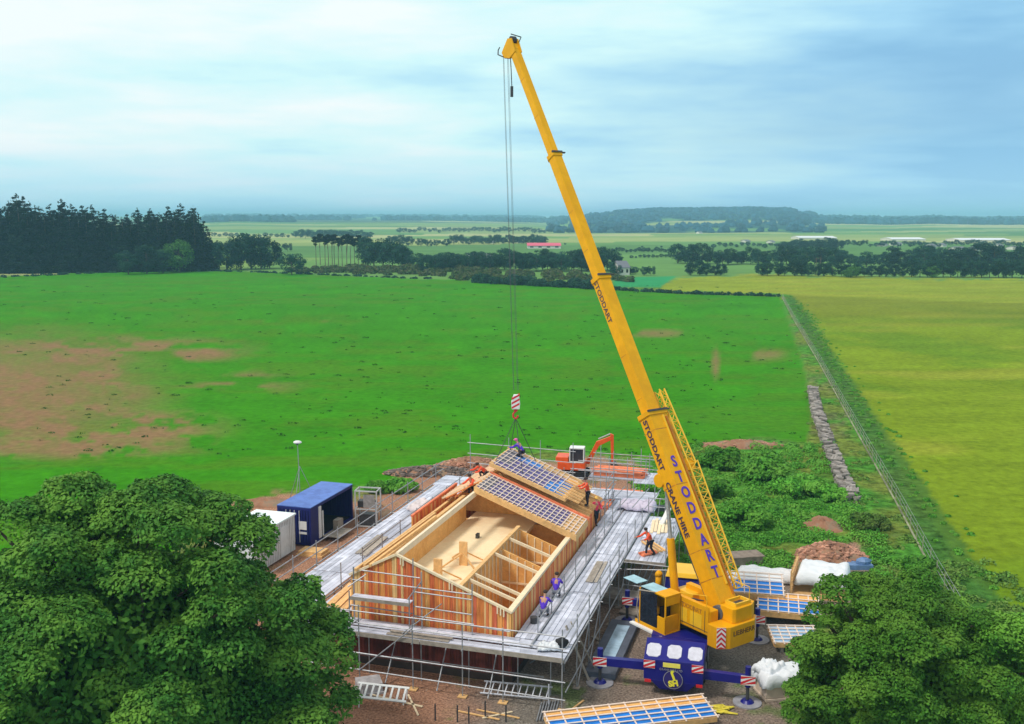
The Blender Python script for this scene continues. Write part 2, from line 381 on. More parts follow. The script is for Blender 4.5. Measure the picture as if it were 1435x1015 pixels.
        l.new(noise(n, l, o, {3: 6., 4: .05}.get(k, 1.6), 6, .7), bp.inputs['Height']); l.new(bp.outputs[0], b.inputs['Normal'])
        oo = n.new('ShaderNodeOutputMaterial'); l.new(b.outputs[0], oo.inputs[0]); me.materials.append(m)
        ob = link(bpy.data.objects.new(nm, me)); tag(ob, labs[k], None, None, 'structure')
make_ground()
# ------------------------------------------------------------ foliage
def leaves(lumps, n, size, seed=0, up=.5, shell=(.7, 1.06), under=.35, narrow=.6, flat=0.):
    """leaf quads spread through the outer volume of a set of lumps (cx,cy,cz,rx,ry,rz)"""
    g = np.random.default_rng(seed); L = np.array(lumps, float); w = L[:, 3]*L[:, 4]+L[:, 5]*L[:, 3]; w = w/w.sum()
    k = g.choice(len(L), n, p=w); d = g.normal(size=(n, 3)); d /= np.linalg.norm(d, axis=1)[:, None]
    fl = (d[:, 2] < -.15) & (g.random(n) > under); d[fl, 2] *= -1
    r = g.uniform(shell[0]**2, shell[1]**2, n)**.5
    c = L[k, :3]+d*L[k, 3:6]*r[:, None]
    nr = d*.9+g.normal(size=(n, 3))*.55+np.array([0, 0, up]); nr /= np.linalg.norm(nr, axis=1)[:, None]
    t = np.cross(nr, g.normal(size=(n, 3))); t /= np.linalg.norm(t, axis=1)[:, None]; b = np.cross(nr, t)
    s = size*g.uniform(.6, 1.35, n)[:, None]
    v = np.stack([c-t*s, c+b*s*narrow+t*s*.15, c+t*s, c-b*s*narrow+t*s*.15], 1).reshape(-1, 3)
    return v
def leafmesh(name, v, material):
    n = len(v)//4; me = bpy.data.meshes.new(name); me.vertices.add(len(v)); me.vertices.foreach_set('co', v.ravel())
    me.loops.add(len(v)); me.loops.foreach_set('vertex_index', np.arange(len(v), dtype=np.int32))
    me.polygons.add(n); me.polygons.foreach_set('loop_start', np.arange(0, len(v), 4, dtype=np.int32)); me.update(calc_edges=True)
    me.materials.append(material); return me
def limbs(mb, base, top, r, targets, seed=0):
    rr = random.Random(seed); base = Vector(base); top = Vector(top)
    pts = [base.lerp(top, t)+Vector((rr.uniform(-.12, .12), rr.uniform(-.12, .12), 0))*r*2*(t > 0) for t in (0, .25, .5, .75, 1)]
    for i in range(4): mb.tube(pts[i], pts[i+1], r*(1-.2*i), 8, 0, r*(1-.2*(i+1)), cap=False)
    for tg in targets:
        t = rr.uniform(.35, .95); s = base.lerp(top, t); e = Vector(tg); m = s.lerp(e, .5)+Vector((0, 0, .12*(e-s).length))
        q = r*(1-.75*t)*.6; mb.tube(s, m, q, 6, 0, q*.7, cap=False); mb.tube(m, e, q*.7, 6, 0, q*.25, cap=False)
    return mb
def big_tree(loc, C, Rr, nl, nleaf, size, material, seed, label, lr=(1.0, 1.5), extra=()):
    rr = random.Random(seed); L = []
    for i in range(nl):
        th = i*2.39996+rr.uniform(-.25, .25); cz = 1-1.6*(i+.5)/nl; sr = math.sqrt(1-cz*cz); q = rr.choice([.62, .72, .8, .86, .92, .98])
        r = rr.uniform(*lr); L.append((C[0]+Rr[0]*sr*math.cos(th)*q, C[1]+Rr[1]*sr*math.sin(th)*q, C[2]+Rr[2]*cz*q, r, r, r*.72))
    L += list(extra)
    root = empty('broadleaf_tree', loc, 0, label, 'tree')
    off = np.array(loc); Lr = [tuple(np.array(l[:3])-off)+tuple(l[3:]) for l in L]
    cc_ = np.array(C)-off
    sub = []                                          # every bough carries smaller leaf clumps
    for l in Lr:
        for j in range(9):
            a = rr.uniform(0, 2*PI); e = rr.uniform(-.15, 1); s_ = math.sqrt(max(0, 1-e*e)); q_ = rr.uniform(.22, .42)*l[3]
            sub.append((l[0]+l[3]*s_*math.cos(a)*.85, l[1]+l[4]*s_*math.sin(a)*.85, l[2]+l[5]*e*.85, q_, q_, q_*.6))
    v = np.concatenate([leaves(Lr, int(nleaf*.38), size, seed, .7, (.8, 1.02), .15), leaves(sub, int(nleaf*.50), size, seed+5, .8, (.6, 1.1), .3), leaves([(cc_[0], cc_[1], cc_[2]-.3, Rr[0]*.72, Rr[1]*.72, Rr[2]*.72)], int(nleaf*.12), size*1.7, seed+1, .2, (.6, 1.0), 1.)])
    link(bpy.data.objects.new('crown', leafmesh('crown', v, material)), root)
    mb = limbs(MB(), (0, 0, -.2), (Vector(C)-Vector(loc))+Vector((0, 0, Rr[2]*.35)), .38, [l[:3] for l in Lr if rr.random() < .55], seed)
    mb.build('trunk', bark, root, smooth=True); return root
big_tree((-13.2, 34.5, 0), (-14.2, 34.5, 4.3), (7.4, 6.2, 6.7), 105, 330000, .085, leafL, 11, 'large dark green sycamore filling the lower left corner of the site',
    extra=[(-8.0, 36.2, 7.0, .8, .8, .6), (-7.2, 37, 5.4, .9, .9, .7), (-6.7, 36, 4.2, .9, .9, .6), (-7.2, 35.5, 2.8, 1.3, 1.3, 1.2), (-6.8, 33.5, 1.7, 1.3, 1.3, 1.2), (-7.3, 32.5, 3.3, 1.2, 1.2, 1.), (-7., 36.5, 4.8, 1, .9, .8), (-18.2, 34, 10.2, 1.9, 1.5, .9), (-16., 35.5, 10.7, 1.5, 1.4, .8), (-13., 36, 10.7, 1.5, 1.4, .7), (-11.2, 36.5, 9.9, 1.4, 1.3, .8), (-9.9, 36.5, 9.0, 1.1, 1., .7), (-8.6, 36, 6.4, 1.1, 1., .8), (-8.3, 34, 3, 1.6, 1.5, 1.3), (-9, 31.5, 1.5, 1.6, 1.5, 1.4)])
big_tree((14.0, 35.8, 0), (14.7, 35.8, 3.2), (4.1, 3.9, 4.4), 80, 170000, .066, leafR, 21, 'bright green leafy tree standing at the lower right in front of the stacked roof cassettes', (.6, 1.0),
    extra=[(11.2, 36.0, 4.6, .8, .8, .6), (11.1, 35.6, 3.1, .8, .8, .6), (11.0, 34.6, 1.4, 1.0, 1., .9)])
big_tree((18.6, 36.0, 0), (18.2, 36.0, 2.2), (3.5, 3.5, 4.0), 50, 110000, .066, leafR, 22, 'lower green tree at the right edge beside the bright leafy tree', (.75, 1.25))
# prototypes for far trees
def conifer(seed, h=25.):
    g = random.Random(seed); L = []; z = h*.03
    base_r = g.uniform(4.2, 5.4)
    while z < h*.98:
        t = (z/h); r = base_r*(1-t)**.6+.3
        k = max(3, int(7*(1-t))+2)
        for i in range(k):
            a = g.uniform(0, 2*PI); q = g.uniform(.35, .8)*r
            L.append((q*math.cos(a), q*math.sin(a), z-.12*q, r*.45, r*.45, r*.22+.25))
        z += h*.05*g.uniform(.8, 1.2)
    L.append((0, 0, h*.97, .3, .3, 1.2)); root = empty('conifer_tree', (0, -500, 0), 0, 'x', 'tree')
    v = leaves(L, 8000, .5, seed, .2, (.4, 1.1), .7, .4)
    link(bpy.data.objects.new('crown', leafmesh('crown', v, leafC)), root)
    MB().tube((0, 0, -.3), (0, 0, h*.95), .35, 6, 0, .05).build('trunk', bark, root); return root
def broad(seed, h=10., mat_=None, n=3200, wide=.42, low=.0, size=.26, trunk=None):
    g = random.Random(seed); L = []
    for i in range(34):
        a = g.uniform(0, 2*PI); cz = g.uniform(-1, 1); s = math.sqrt(1-cz*cz); q = g.uniform(.55, .9); r = h*g.uniform(.10, .17)
        L.append((h*wide*s*math.cos(a)*q, h*wide*s*math.sin(a)*q, h*(low+(1-low)*.5)+h*(1-low)*.5*cz*q*.92, r, r, r*.8))
    root = empty('broadleaf_tree', (0, -500, 0), 0, 'x', 'tree')
    v = leaves(L, n, h*size/10, seed, .5, (.5, 1.1), .6, .7)
    link(bpy.data.objects.new('crown', leafmesh('crown', v, mat_)), root)
    limbs(MB(), (0, 0, -.3), (0, 0, h*.7), h*.022, [l[:3] for l in L[:8]], seed).build('trunk', trunk or bark, root); return root
def pine(seed, h=14.):
    g = random.Random(seed); L = []
    for i in range(11):
        a = g.uniform(0, 2*PI); q = g.uniform(0, 1.7); L.append((q*math.cos(a), q*math.sin(a), h*g.uniform(.72, .98), g.uniform(.7, 1.2), g.uniform(.7, 1.2), .55))
    root = empty('pine_tree', (0, -500, 0), 0, 'x', 'tree')
    v = leaves(L, 1500, .3, seed, .3, (.4, 1.1), .7, .4)
    link(bpy.data.objects.new('crown', leafmesh('crown', v, leafC)), root)
    limbs(MB(), (0, 0, -.3), (0, 0, h*.9), .2, [l[:3] for l in L[:6]], seed).build('trunk', barkp, root); return root
def kill(protos):
    for r in protos:
        for c in children(r): bpy.data.objects.remove(c)
        bpy.data.objects.remove(r)
def put(protos, px, py, hpx, protoh, label, group, wide=1., name=None, rs=None):
    p = G(px, py); fw = p.y*CT+H*ST; h = hpx*fw/F; s = h/protoh
    o = copy_tree(random.choice(protos), p, random.uniform(0, 6.28), label, (s*wide, s*wide, s)); o['group'] = group; return o
cons = [conifer(i) for i in range(4)]
prof = [(-80, 288), (0, 285), (35, 273), (60, 288), (100, 283), (130, 292), (165, 300), (190, 298), (210, 293), (232, 298), (250, 290), (270, 290), (288, 299), (300, 325)]
for row, (y0, step, dz) in enumerate([(379, 13, 4), (375, 15, 0), (371, 17, 3)]):
    x = -75+row*5
    while x < 294-row*4:
        top = float(np.interp(x, [p[0] for p in prof], [p[1] for p in prof]))+random.uniform(-2, 6)+dz
        if row == 0: top += 6
        put(cons, x, y0+4-max(0, x)*.012, y0+4-top, 25., 'tall dark conifer in the plantation at the far left of the green field', 'conifers of the plantation on the left', 1.35)
        x += step*random.uniform(.75, 1.25)
kill(cons)
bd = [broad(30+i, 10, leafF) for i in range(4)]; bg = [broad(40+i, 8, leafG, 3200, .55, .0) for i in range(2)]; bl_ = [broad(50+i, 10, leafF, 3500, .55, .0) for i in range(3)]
for x, y, h, w in [(180, 385, 36, 1.1), (206, 384, 44, 1.), (228, 383, 36, 1.2)]: put(bd, x, y, h, 10, 'dark broadleaf tree standing in front of the conifer plantation', 'broadleaf trees at the plantation edge', w)
o = put(bg, 252, 382, 48, 8, 'x', 'x', .95); o['label'] = 'round mid green bushy tree in front of the right end of the conifer plantation'; del o['group']
for x, y, h, w in [(300, 379, 44, 1.), (318, 379, 42, 1.1), (338, 378, 52, 1.), (352, 377, 54, 1.), (366, 377, 50, 1.), (378, 376, 42, 1.)]: put(bd, x, y, h, 10, 'broadleaf tree between the conifer plantation and the dark round bush', 'trees right of the conifer plantation', w)
o = put(bl_, 409, 385, 31, 10, 'x', 'x', 1.35); o['label'] = 'round dark bush alone at the far edge of the green field'; del o['group']
put(bl_, 403, 352, 12, 10, 'small round tree in the pale field behind the dark round bush', 'small trees in the pale field', 1.2)
pines = [pine(60+i) for i in range(4)]
for i, x in enumerate(np.arange(444, 506, 5.2)): put(pines, x+random.uniform(-1.5, 1.5), 373+random.uniform(-2, 2), 43+random.uniform(-4, 4), 14, 'thin stemmed pine with a flat crown in the grove beyond the green field', 'pines with bare stems beyond the field', 1.)
kill(pines)
for x, y, h, w in [(512, 373, 43, 1.), (524, 374, 42, 1.1), (537, 374, 42, 1.1), (550, 375, 41, 1.1), (563, 376, 36, 1.1), (571, 376, 30, 1.)]: put(bd, x, y, h, 10, 'dense dark tree at the right end of the pine grove', 'dense trees beside the pine grove', w)
for x in np.arange(590, 700, 9): put(bl_, x+random.uniform(-3, 3), 378+random.uniform(-1, 2), 24+random.uniform(-4, 4), 10, 'dark broadleaf tree in the belt beside the white roofed barn', 'trees beside the white barn', 1.15)
for x in np.arange(704, 900, 9): 
    if 866 < x < 874: continue
    put(bl_, x+random.uniform(-3, 3), (379 if x < 855 else 384)+random.uniform(-1, 2), (30 if x < 855 else 14)+random.uniform(-6, 5), 10, 'dark broadleaf tree in the belt behind the crane boom', 'trees behind the boom', 1.1)
put(bl_, 864, 370, 17, 10, 'dark tree standing behind the grey farmhouse', 'dark trees by the farmhouse', 1.)
for x, h in [(903, 13), (912, 14)]: put(bl_, x, 386, h, 10, 'small tree right of the grey farmhouse', 'small trees right of the farmhouse', 1.)
for x in np.arange(952, 1445, 10): put(bd+bl_, x+random.uniform(-3, 3), 369+(x-950)*.012+random.uniform(-1, 2), (24 if x < 1280 else 30)+random.uniform(-9, 6), 10, 'dark broadleaf tree in the long belt beyond the yellow crop field', 'back row of the tree belt beyond the crop field', 1.15)
for x in np.arange(968, 1450, 11):
    if 1018 < x < 1060: continue
    big = x > 1270
    put(bd+bl_, x+random.uniform(-3, 3), 386+(x-968)*.008, (27 if big else 20)+random.uniform(-5, 4) if x > 1100 else 17+random.uniform(-4, 6), 10, 'broadleaf tree at the upper edge of the yellow crop field', 'front row of trees above the crop field', 1.1)
for x, w, lb in [(1192, 2.0, 'pale green spreading bush at the upper edge of the crop field nearer the fence'), (1306, 2.0, 'pale green spreading bush at the upper edge of the crop field nearer the right edge')]:
    o = put(bg, x, 389, 18, 8, 'x', 'x', 1.5); o['label'] = lb; del o['group']
fars = [(590, 345, 12), (600, 346, 11), (612, 345, 10), (625, 345, 11), (560, 344, 16), (548, 344, 14), (572, 345, 15)]+[(x, 342+random.uniform(-1, 1), random.uniform(9, 15)) for x in np.arange(636, 765, 7)]+[(x, 333+random.uniform(-1, 1), random.uniform(9, 14)) for x in np.arange(414, 520, 7)]+[(x, 350+random.uniform(-1.5, 1), random.uniform(12, 18)) for x in np.arange(1098, 1176, 7)]+[(x, 345+random.uniform(-2, 2), random.uniform(5, 9)) for x in np.arange(1180, 1440, 8)]+[(x, 346+random.uniform(-3, 2), random.uniform(4, 7)) for x in np.arange(1000, 1100, 8)]+[(900, 347, 3), (927, 347, 3), (792, 343, 3)]+[(x, 326+random.uniform(-1, 1), random.uniform(5, 8)) for x in np.arange(560, 800, 7)]+[(x, 353+random.uniform(-1, 1), random.uniform(4, 7)) for x in np.arange(860, 950, 6)]+[(x, 361+random.uniform(-1, 1), random.uniform(3, 6)) for x in np.arange(885, 960, 6)]+[(x, 332+random.uniform(-1, 1), random.uniform(4, 7)) for x in np.arange(300, 410, 8)]
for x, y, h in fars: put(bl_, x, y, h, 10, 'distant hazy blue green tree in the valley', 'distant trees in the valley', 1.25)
kill(bd+bg+bl_)
def stuff(name, L, n, size, m, label, seed=1, **k):
    o = link(bpy.data.objects.new(name, leafmesh(name, leaves(L, n, size, seed, **k), m))); tag(o, label, None, None, 'stuff'); return o
def along(pts, step, sp, r, zf=.6, jitter=1., noise_=.5):
    L = []
    for (a, b) in zip(pts[:-1], pts[1:]):
        A_ = G(*a); B_ = G(*b); d = (B_-A_).length; n = max(1, int(d/step))
        for i in range(n):
            p = A_.lerp(B_, (i+random.random())/n); q = r*random.uniform(1-noise_, 1+noise_)
            x = p.x+random.gauss(0, sp); y = p.y+random.gauss(0, sp)
            L.append((x, y, tz(x, y)+q*zf*.3, q, q, q*zf))
    return L
stuff('scrub', along([(420, 381), (520, 382), (620, 387), (720, 392), (850, 398)], 1.3, 7, 1.7, .7)+along([(440, 377), (560, 378), (700, 384), (850, 391)], 1.6, 6, 1.9, .7), 42000, .42, leafH, 'olive green gorse and scrub beyond the green field', 3)
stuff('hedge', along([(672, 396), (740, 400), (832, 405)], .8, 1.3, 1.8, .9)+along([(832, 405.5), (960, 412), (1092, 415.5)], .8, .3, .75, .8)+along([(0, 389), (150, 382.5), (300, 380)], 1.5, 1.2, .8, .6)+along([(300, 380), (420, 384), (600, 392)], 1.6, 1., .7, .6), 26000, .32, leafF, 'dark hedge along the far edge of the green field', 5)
# far woods
def woods(name, spots, label, seed):
    mb = MB(); rr = random.Random(seed); i = 0
    for x, y, r in spots:
        mb.blob((x, y, tz(x, y)+r*.35), r*1.2, r*1.2, r*1., 0, i, .22, 6, 4); i += 1
    o = mb.build(name, MATS['haze_tinted_canopy']); tag(o, label, None, None, 'stuff'); return o
mat('haze_tinted_canopy', (.014, .07, .11), .95, .35, .02, island=.4)  # canopy colour shifted to blue to paint in the haze of distance
sp = []
for i in range(8500):
    x = random.uniform(-2600, 2600); y = random.uniform(1420, 3400); px = 717.5+F*x/y
    if 770 < px < 1150:
        if fbm(np.array([x/170+4]), np.array([y/300]))[0] > .33 or y > 2850 and 830 < px < 1130: sp.append((x, y, random.uniform(4, 7.5)))
for i in range(900):
    px = random.uniform(860, 1110); y = random.uniform(2820, 3000); x = (px-717.5)/F*y; sp.append((x, y, random.uniform(5, 9)))
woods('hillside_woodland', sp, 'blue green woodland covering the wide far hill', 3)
sp = []
for i in range(2600):
    px = random.choice([random.uniform(290, 800), random.uniform(1120, 1500)]); y = random.choice([2400, 3200, 4300, 5300, 6200])+random.uniform(-90, 90); x = (px-717.5)/F*y
    if fbm(np.array([x/300]), np.array([y/400]))[0] > .42: sp.append((x, y, random.uniform(7, 12)))
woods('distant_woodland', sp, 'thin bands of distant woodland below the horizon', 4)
# bushes in the rough ground
def bush(px, py, wpx, hpx, m, seed, label, n=5200, group=None, cat='bush', size=.11):
    p = G(px, py); k = (p.y*CT+H*ST)/F; r = wpx*k/2; h = hpx*k*1.05; g = random.Random(seed); L = []
    for i in range(18):
        a = g.uniform(0, 2*PI); q = math.sqrt(g.random())*r*.75; z = h*.55*(1-(q/r)**2)*g.uniform(.5, 1.1)
        rr = r*g.uniform(.2, .34); L.append((q*math.cos(a), q*math.sin(a), z, rr, rr, min(rr*.75, h*.4)))
    o = link(bpy.data.objects.new('bush', leafmesh('bush', leaves(L, n, size*max(1, k*24), seed, .6), m))); o.location = p
    return tag(o, label, cat, group)
for i, (a, lb) in enumerate([((1070, 668, 95, 50), 'large round green bush in the middle of the rough ground'), ((1010, 655, 70, 40), 'low green bush at the field edge right of the crane boom'), ((1118, 692, 80, 46), 'round green bush right of the largest bush and left of the stone stack'), ((1000, 700, 60, 40), 'dark bush beside the lattice jib above the crane cab'), ((1040, 735, 90, 46), 'broad dark bush below the largest bush, right of the crane boom'), ((1165, 700, 50, 26), 'low weedy bush at the foot of the stone stack'), ((985, 770, 40, 26), 'small dark bush behind the crane boom foot'), ((905, 690, 34, 26), 'small shrub left of the boom, beside the digger tracks'), ((1215, 740, 60, 30), 'olive bush between red soil heap and wire fence'), ((562, 688, 52, 26), 'green shrub at the field edge right of the blue container'), ((528, 690, 40, 20), 'small green shrub just right of the container frame'), ((1290, 800, 60, 30), 'weedy bush at the lower end of the fence'), ((945, 745, 24, 60), 'tall weeds between the scaffold platform and the crane boom')]):
    bush(*a, leafB if i not in (8,) else leafK, 100+i, lb)
L = []
for i in range(800):
    px = random.uniform(950, 1250); py = random.uniform(625, 860)
    if px > 1120+(py-560)*.62 or (px < 1100 and py > 805) or (1095 < px < 1230 and py > 760): continue
    p = G(px, py); r = random.uniform(.25, .85); L.append((p.x, p.y, p.z+.05, r, r, r*random.uniform(.3, .9)))
for i in range(420):
    px = random.uniform(860, 960); py = random.uniform(655, 760)
    if px < 870+(py-655)*.6: continue
    p = G(px, py); r = random.uniform(.15, .4); L.append((p.x, p.y, p.z+.03, r, r, r*.5))
stuff('undergrowth', L, 80000, .085, leafB, 'green nettles and weeds over the rough ground', 8)
L = along([(1104, 425), (1150, 507), (1220, 632), (1318, 808), (1400, 940)], .7, .75, .2, .5)
L = [(l[0]+.4+l[1]*.003+random.uniform(0, 2.4), l[1], l[2], l[3], l[4], l[5]) for l in L]
stuff('hedge_bank', L, 26000, .10, leafB, 'dark green weedy bank on the crop side of the wire fence', 9)
L = []
for i in range(500):
    px = random.uniform(1095, 1330); py = random.uniform(430, 900); xf = 1100+(py-416)*.55
    if not (xf-38-(py-416)*.14 < px < xf-3): continue
    p = G(px, py); r = random.uniform(.15, .5); L.append((p.x, p.y, p.z, r, r, r*.5))
for i in range(200):
    p = G(random.uniform(1200, 1435), random.uniform(790, 930)); r = random.uniform(.2, .7); L.append((p.x, p.y, p.z, r, r, r*.6))
stuff('long_grass', L, 24000, .10, leafK, 'long khaki green grass between the stone stack and the fence', 10)
L = []
for i in range(1000):
    px = random.uniform(-20, 1125); py = random.choice([random.uniform(400, 480), random.uniform(480, 640)])
    if random.random() > (.95 if 380 < px < 1000 and py > 470 else .45): continue
    p = G(px, py); k = p.y/60; r = random.uniform(.07, .22)*k**.5*(1.3 if random.random() < .15 else 1); L.append((p.x, p.y, p.z+.02, r*1.5, r, r*.5))
stuff('weed_tufts', L, 11000, .09, weedm, 'scattered dark weed tufts in the green field', 12)
# ------------------------------------------------------------ house (local u right, v deep)
HA = Vector((-7.58, 45.28, 0)); HY = R(-17)
def HL(u, v, z=0.): return Vector((HA.x+u*math.cos(HY)-v*math.sin(HY), HA.y+u*math.sin(HY)+v*math.cos(HY), z))
house = empty('timber_house', HA, HY, 'half built timber frame house with orange boarded gable and open rooms, standing inside the scaffold', 'house')
Wd = 7.9; RU = 2.33; RZ = 5.55; EL = 4.35; ER = 3.4; HLn = 19.
def rake(u): return EL+(RZ-EL)*u/RU if u < RU else RZ+(ER-RZ)*(u-RU)/(Wd-RU)
board = bpy.data.materials.new('orange_boards'); t_, n_, l_ = nt(board)
g_ = n_.new('ShaderNodeNewGeometry'); tc_ = n_.new('ShaderNodeTexCoord')
c_ = ramp(n_, l_, g_.outputs['Random Per Island'], [(0, (.74, .16, .05)), (.16, (.84, .26, .06)), (.32, (.88, .36, .09)), (.46, (.70, .15, .07)), (.58, (.90, .46, .14)), (.74, (.82, .22, .07)), (.88, (.92, .58, .24))], 'CONSTANT')
mp_ = n_.new('ShaderNodeMapping'); mp_.inputs['Scale'].default_value = (8, 8, .7); l_.new(tc_.outputs['Object'], mp_.inputs[0])
c_ = mixc(n_, l_, 1., c_, ramp(n_, l_, noise(n_, l_, mp_.outputs[0], 1.5, 4), [(.3, (.72,)*3), (.7, (1.2,)*3)]), 'MULTIPLY')
b_ = n_.new('ShaderNodeBsdfPrincipled'); l_.new(c_, b_.inputs['Base Color']); b_.inputs['Roughness'].default_value = .75
o_ = n_.new('ShaderNodeOutputMaterial'); l_.new(b_.outputs[0], o_.inputs[0])
mb = MB(); rr = random.Random(3); u = 0.; zone = 0
while u < Wd-.02:                                   # gable boards, each its own piece of timber
    w_ = min(rr.choice([.07, .09, .11, .13, .15]), Wd-u); d = rr.uniform(0, .03)
    z1a, z1b = rake(u)-.05, rake(u+w_)-.05
    if u < RU < u+w_: z1a = z1b = min(z1a, z1b)
    y0 = -.05-d
    mb.hexa([(u, y0, 2.1), (u+w_-.012, y0, 2.1), (u+w_-.012, .0, 2.1), (u, .0, 2.1), (u, y0, z1a), (u+w_-.012, y0, z1b), (u+w_-.012, .0, z1b), (u, .0, z1a)])
    u += w_
mb.build('gable_wall', board, house)
mb = MB(); mb.box(.02, Wd-.02, .002, .1, .05, 2.1); mb.prism([(0.02, .002, 2.1), (Wd-.02, .002, 2.1), (Wd-.02, .002, ER-.1), (RU, .002, RZ-.1), (.02, .002, EL-.1)], (0, .098, 0)); mb.build('gable_sheathing', osb, house)
def brd(name, pts_fn, n, m, parent=house):
    mb = MB(); [mb.hexa(pts_fn(i)) for i in range(n)]; return mb.build(name, m, parent)
def wall_v(name, u0, th, v0, v1, z0, z1, m, step=.16, out=1):  # boards along v, facing +u (out=1) or -u
    mb = MB(); v = v0; r_ = random.Random(len(name)+int(u0*7))
    while v < v1-.01:
        w_ = min(step*r_.uniform(.8, 1.2), v1-v); d = r_.uniform(0, .025); a, b = (u0, u0+th+d) if out > 0 else (u0-th-d, u0)
        mb.box(a, b, v, v+w_-.012, z0, z1); v += w_
    return mb.build(name, m, house)
wall_v('right_wall', Wd, .05, 0, HLn, 2.1, ER-.1, board)
wall_v('right_inner_wall', Wd-.14, .06, .1, HLn, .1, ER-.1, osb, 1.2, -1)
wall_v('left_wall', 0, .06, .1, HLn, 2.1, EL-.12, board, .16, -1)
wall_v('left_inner_wall', .02, .05, .1, HLn, .1, EL-.12, board, .17, 1)
# ground storey cladding, its red darkened to paint in under-deck shade
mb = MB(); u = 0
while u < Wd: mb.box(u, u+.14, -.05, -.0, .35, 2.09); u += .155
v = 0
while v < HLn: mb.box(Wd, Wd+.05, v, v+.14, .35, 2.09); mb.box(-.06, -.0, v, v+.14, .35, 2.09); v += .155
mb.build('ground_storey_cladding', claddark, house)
MB().box(-.08, Wd+.08, -.1, HLn, -.1, .345).build('plinth', mat('shade_dark_plinth', (.05, .035, .03), .9, .2, 3), house)  # plinth colour darkened to stand in for shade under the deck
wall_v('left_parapet', -.55, .05, 8.6, 15.8, 3.2, 4.55, board, .15, 1)
MB().beam((-.52, 8.6, 4.6), (-.52, 15.8, 4.6), .14, .1).build('wall_plate', redor, house)
# plates and rakes
mb = MB(); mb.beam((Wd-.07, 0, ER), (Wd-.07, 13.2, ER), .26, .14); mb.build('wall_plate', timberw, house)
mb = MB(); mb.beam((.1, 0, EL), (.1, 13.6, EL), .16, .12); mb.build('wall_plate', timber, house)
mb = MB(); mb.beam((-.08, -.06, EL-.03), (RU, -.06, RZ), .14, .1); mb.beam((RU, -.06, RZ), (Wd+.05, -.06, ER), .14, .1); mb.build('gable_rake', timberw, house)
mb = MB(); mb.beam((RU, .05, RZ-.10), (RU, 12.6, RZ-.10), .15, .3); mb.build('ridge_beam', mat('planed_beam', (.88, .72, .52), .7, .08, 3), house)
# loose rafters lying along the left pitch
mb = MB()
for k, (uu, a, b) in enumerate([(.35, -.3, 9.2), (.62, .1, 8.6), (1.05, -.2, 7.6)]): mb.beam((uu, a, EL+.2+uu*.35), (uu+.25, b, EL+.28+uu*.38), .12, .14)
mb.build('left_rafters', timber, house)
# knee wall left of the ridge beam and upper floor
mb = MB(); mb.box(1.15, 1.25, .1, 12.6, 3.35, 4.8); mb.build('knee_wall', osb, house)
mb = MB(); mb.beam((1.2, .1, 4.86), (1.2, 12.4, 4.86), .2, .1); mb.build('knee_wall_plate', timber, house)
MB().box(1.25, 5.3, .1, HLn-.1, 3.15, 3.35).build('upper_floor', osbf, house)
MB().box(.1, Wd-.2, .1, HLn-.1, .15, .35).build('ground_floor', osb, house)
CW = 5.35; CZ = rake(CW)-.14
MB().box(CW-.06, CW+.06, .1, 9.6, .35, CZ-.1).build('centre_wall', osb, house)
MB().beam((CW, .1, CZ-.04), (CW, 9.7, CZ-.04), .2, .12).build('centre_wall_plate', timber, house)
mb = MB()
for v in np.arange(.6, 9.5, .6): mb.beam((CW+.09, v, .4), (CW+.09, v, CZ-.12), .045, .06)
mb.build('wall_studs', timberw, house)
for v in (1.35, 2.1, 5.2, 7.7):
    MB().beam((CW+.05, v, CZ-.08), (Wd-.2, v, ER-.02), .10, .14, up=(0, 0, 1)).build('rafter', timberw, house)
for v in (6.3, 9.6):                                 # cross partitions with rails and studs
    MB().hexa([(CW+.06, v, .35), (Wd-.2, v, .35), (Wd-.2, v+.1, .35), (CW+.06, v+.1, .35), (CW+.06, v, CZ-.2), (Wd-.2, v, ER-.2), (Wd-.2, v+.1, ER-.2), (CW+.06, v+.1, CZ-.2)]).build('partition', osb, house)
    mb = MB()
    for uu in np.arange(CW+.1, Wd-.2, .42): mb.beam((uu, v-.03, .4), (uu, v-.03, rake(uu)-.35), .05, .05)
    mb.beam((CW+.1, v-.06, 2.3), (Wd-.2, v-.06, 2.3), .05, .1); mb.build('partition_studs', timberw, house)
MB().box(.05, Wd-.05, 13.0, 13.12, .35, 3.3).build('cross_wall', osb, house)
mb = MB(); mb.prism([(.1, 14.4, 3.36), (Wd-.1, 14.4, 3.36), (Wd-.1, 14.4, ER-.1), (RU, 14.4, RZ-.15), (.1, 14.4, EL-.1)], (0, .1, 0)); mb.build('upper_partition', osb, house)
mb = MB(); mb.prism([(0, HLn, .3), (Wd, HLn, .3), (Wd, HLn, ER-.1), (RU, HLn, RZ-.15), (0, HLn, EL-.1)], (0, .1, 0)); mb.build('rear_gable', board, house)
# paired ties poking above the gable
for uu in (2.55, 2.68, 4.95, 5.08, 7.25, 7.4, 7.55):
    z = rake(uu); MB().box(uu, uu+.06, -.16, -.1, z-.36, z-.02).build('rafter_tail', timberw, house)
for uu, vv in ((3.2, 2.4), (3.5, 5.2)):              # upright props braced on the floor
    mb = MB(); mb.box(uu, uu+.42, vv, vv+.12, 3.35, 4.6)
    for s in (-1, 1): mb.beam((uu+.2, vv+.1, 4.1), (uu+.2+s*.9, vv+.9, 3.38), .07, .07); mb.beam((uu+.2, vv+.05, 4.), (uu+.2+s*.9, vv-.6, 3.38), .07, .07)
    mb.build('floor_prop', timber, house)
mb = MB(); mb.box(4.1, 4.6, 1.1, 1.6, 3.36, 3.4, 0); mb.box(2.9, 3.05, 9.5, 9.8, 3.36, 3.6); mb.build('floor_opening', darkm, house)
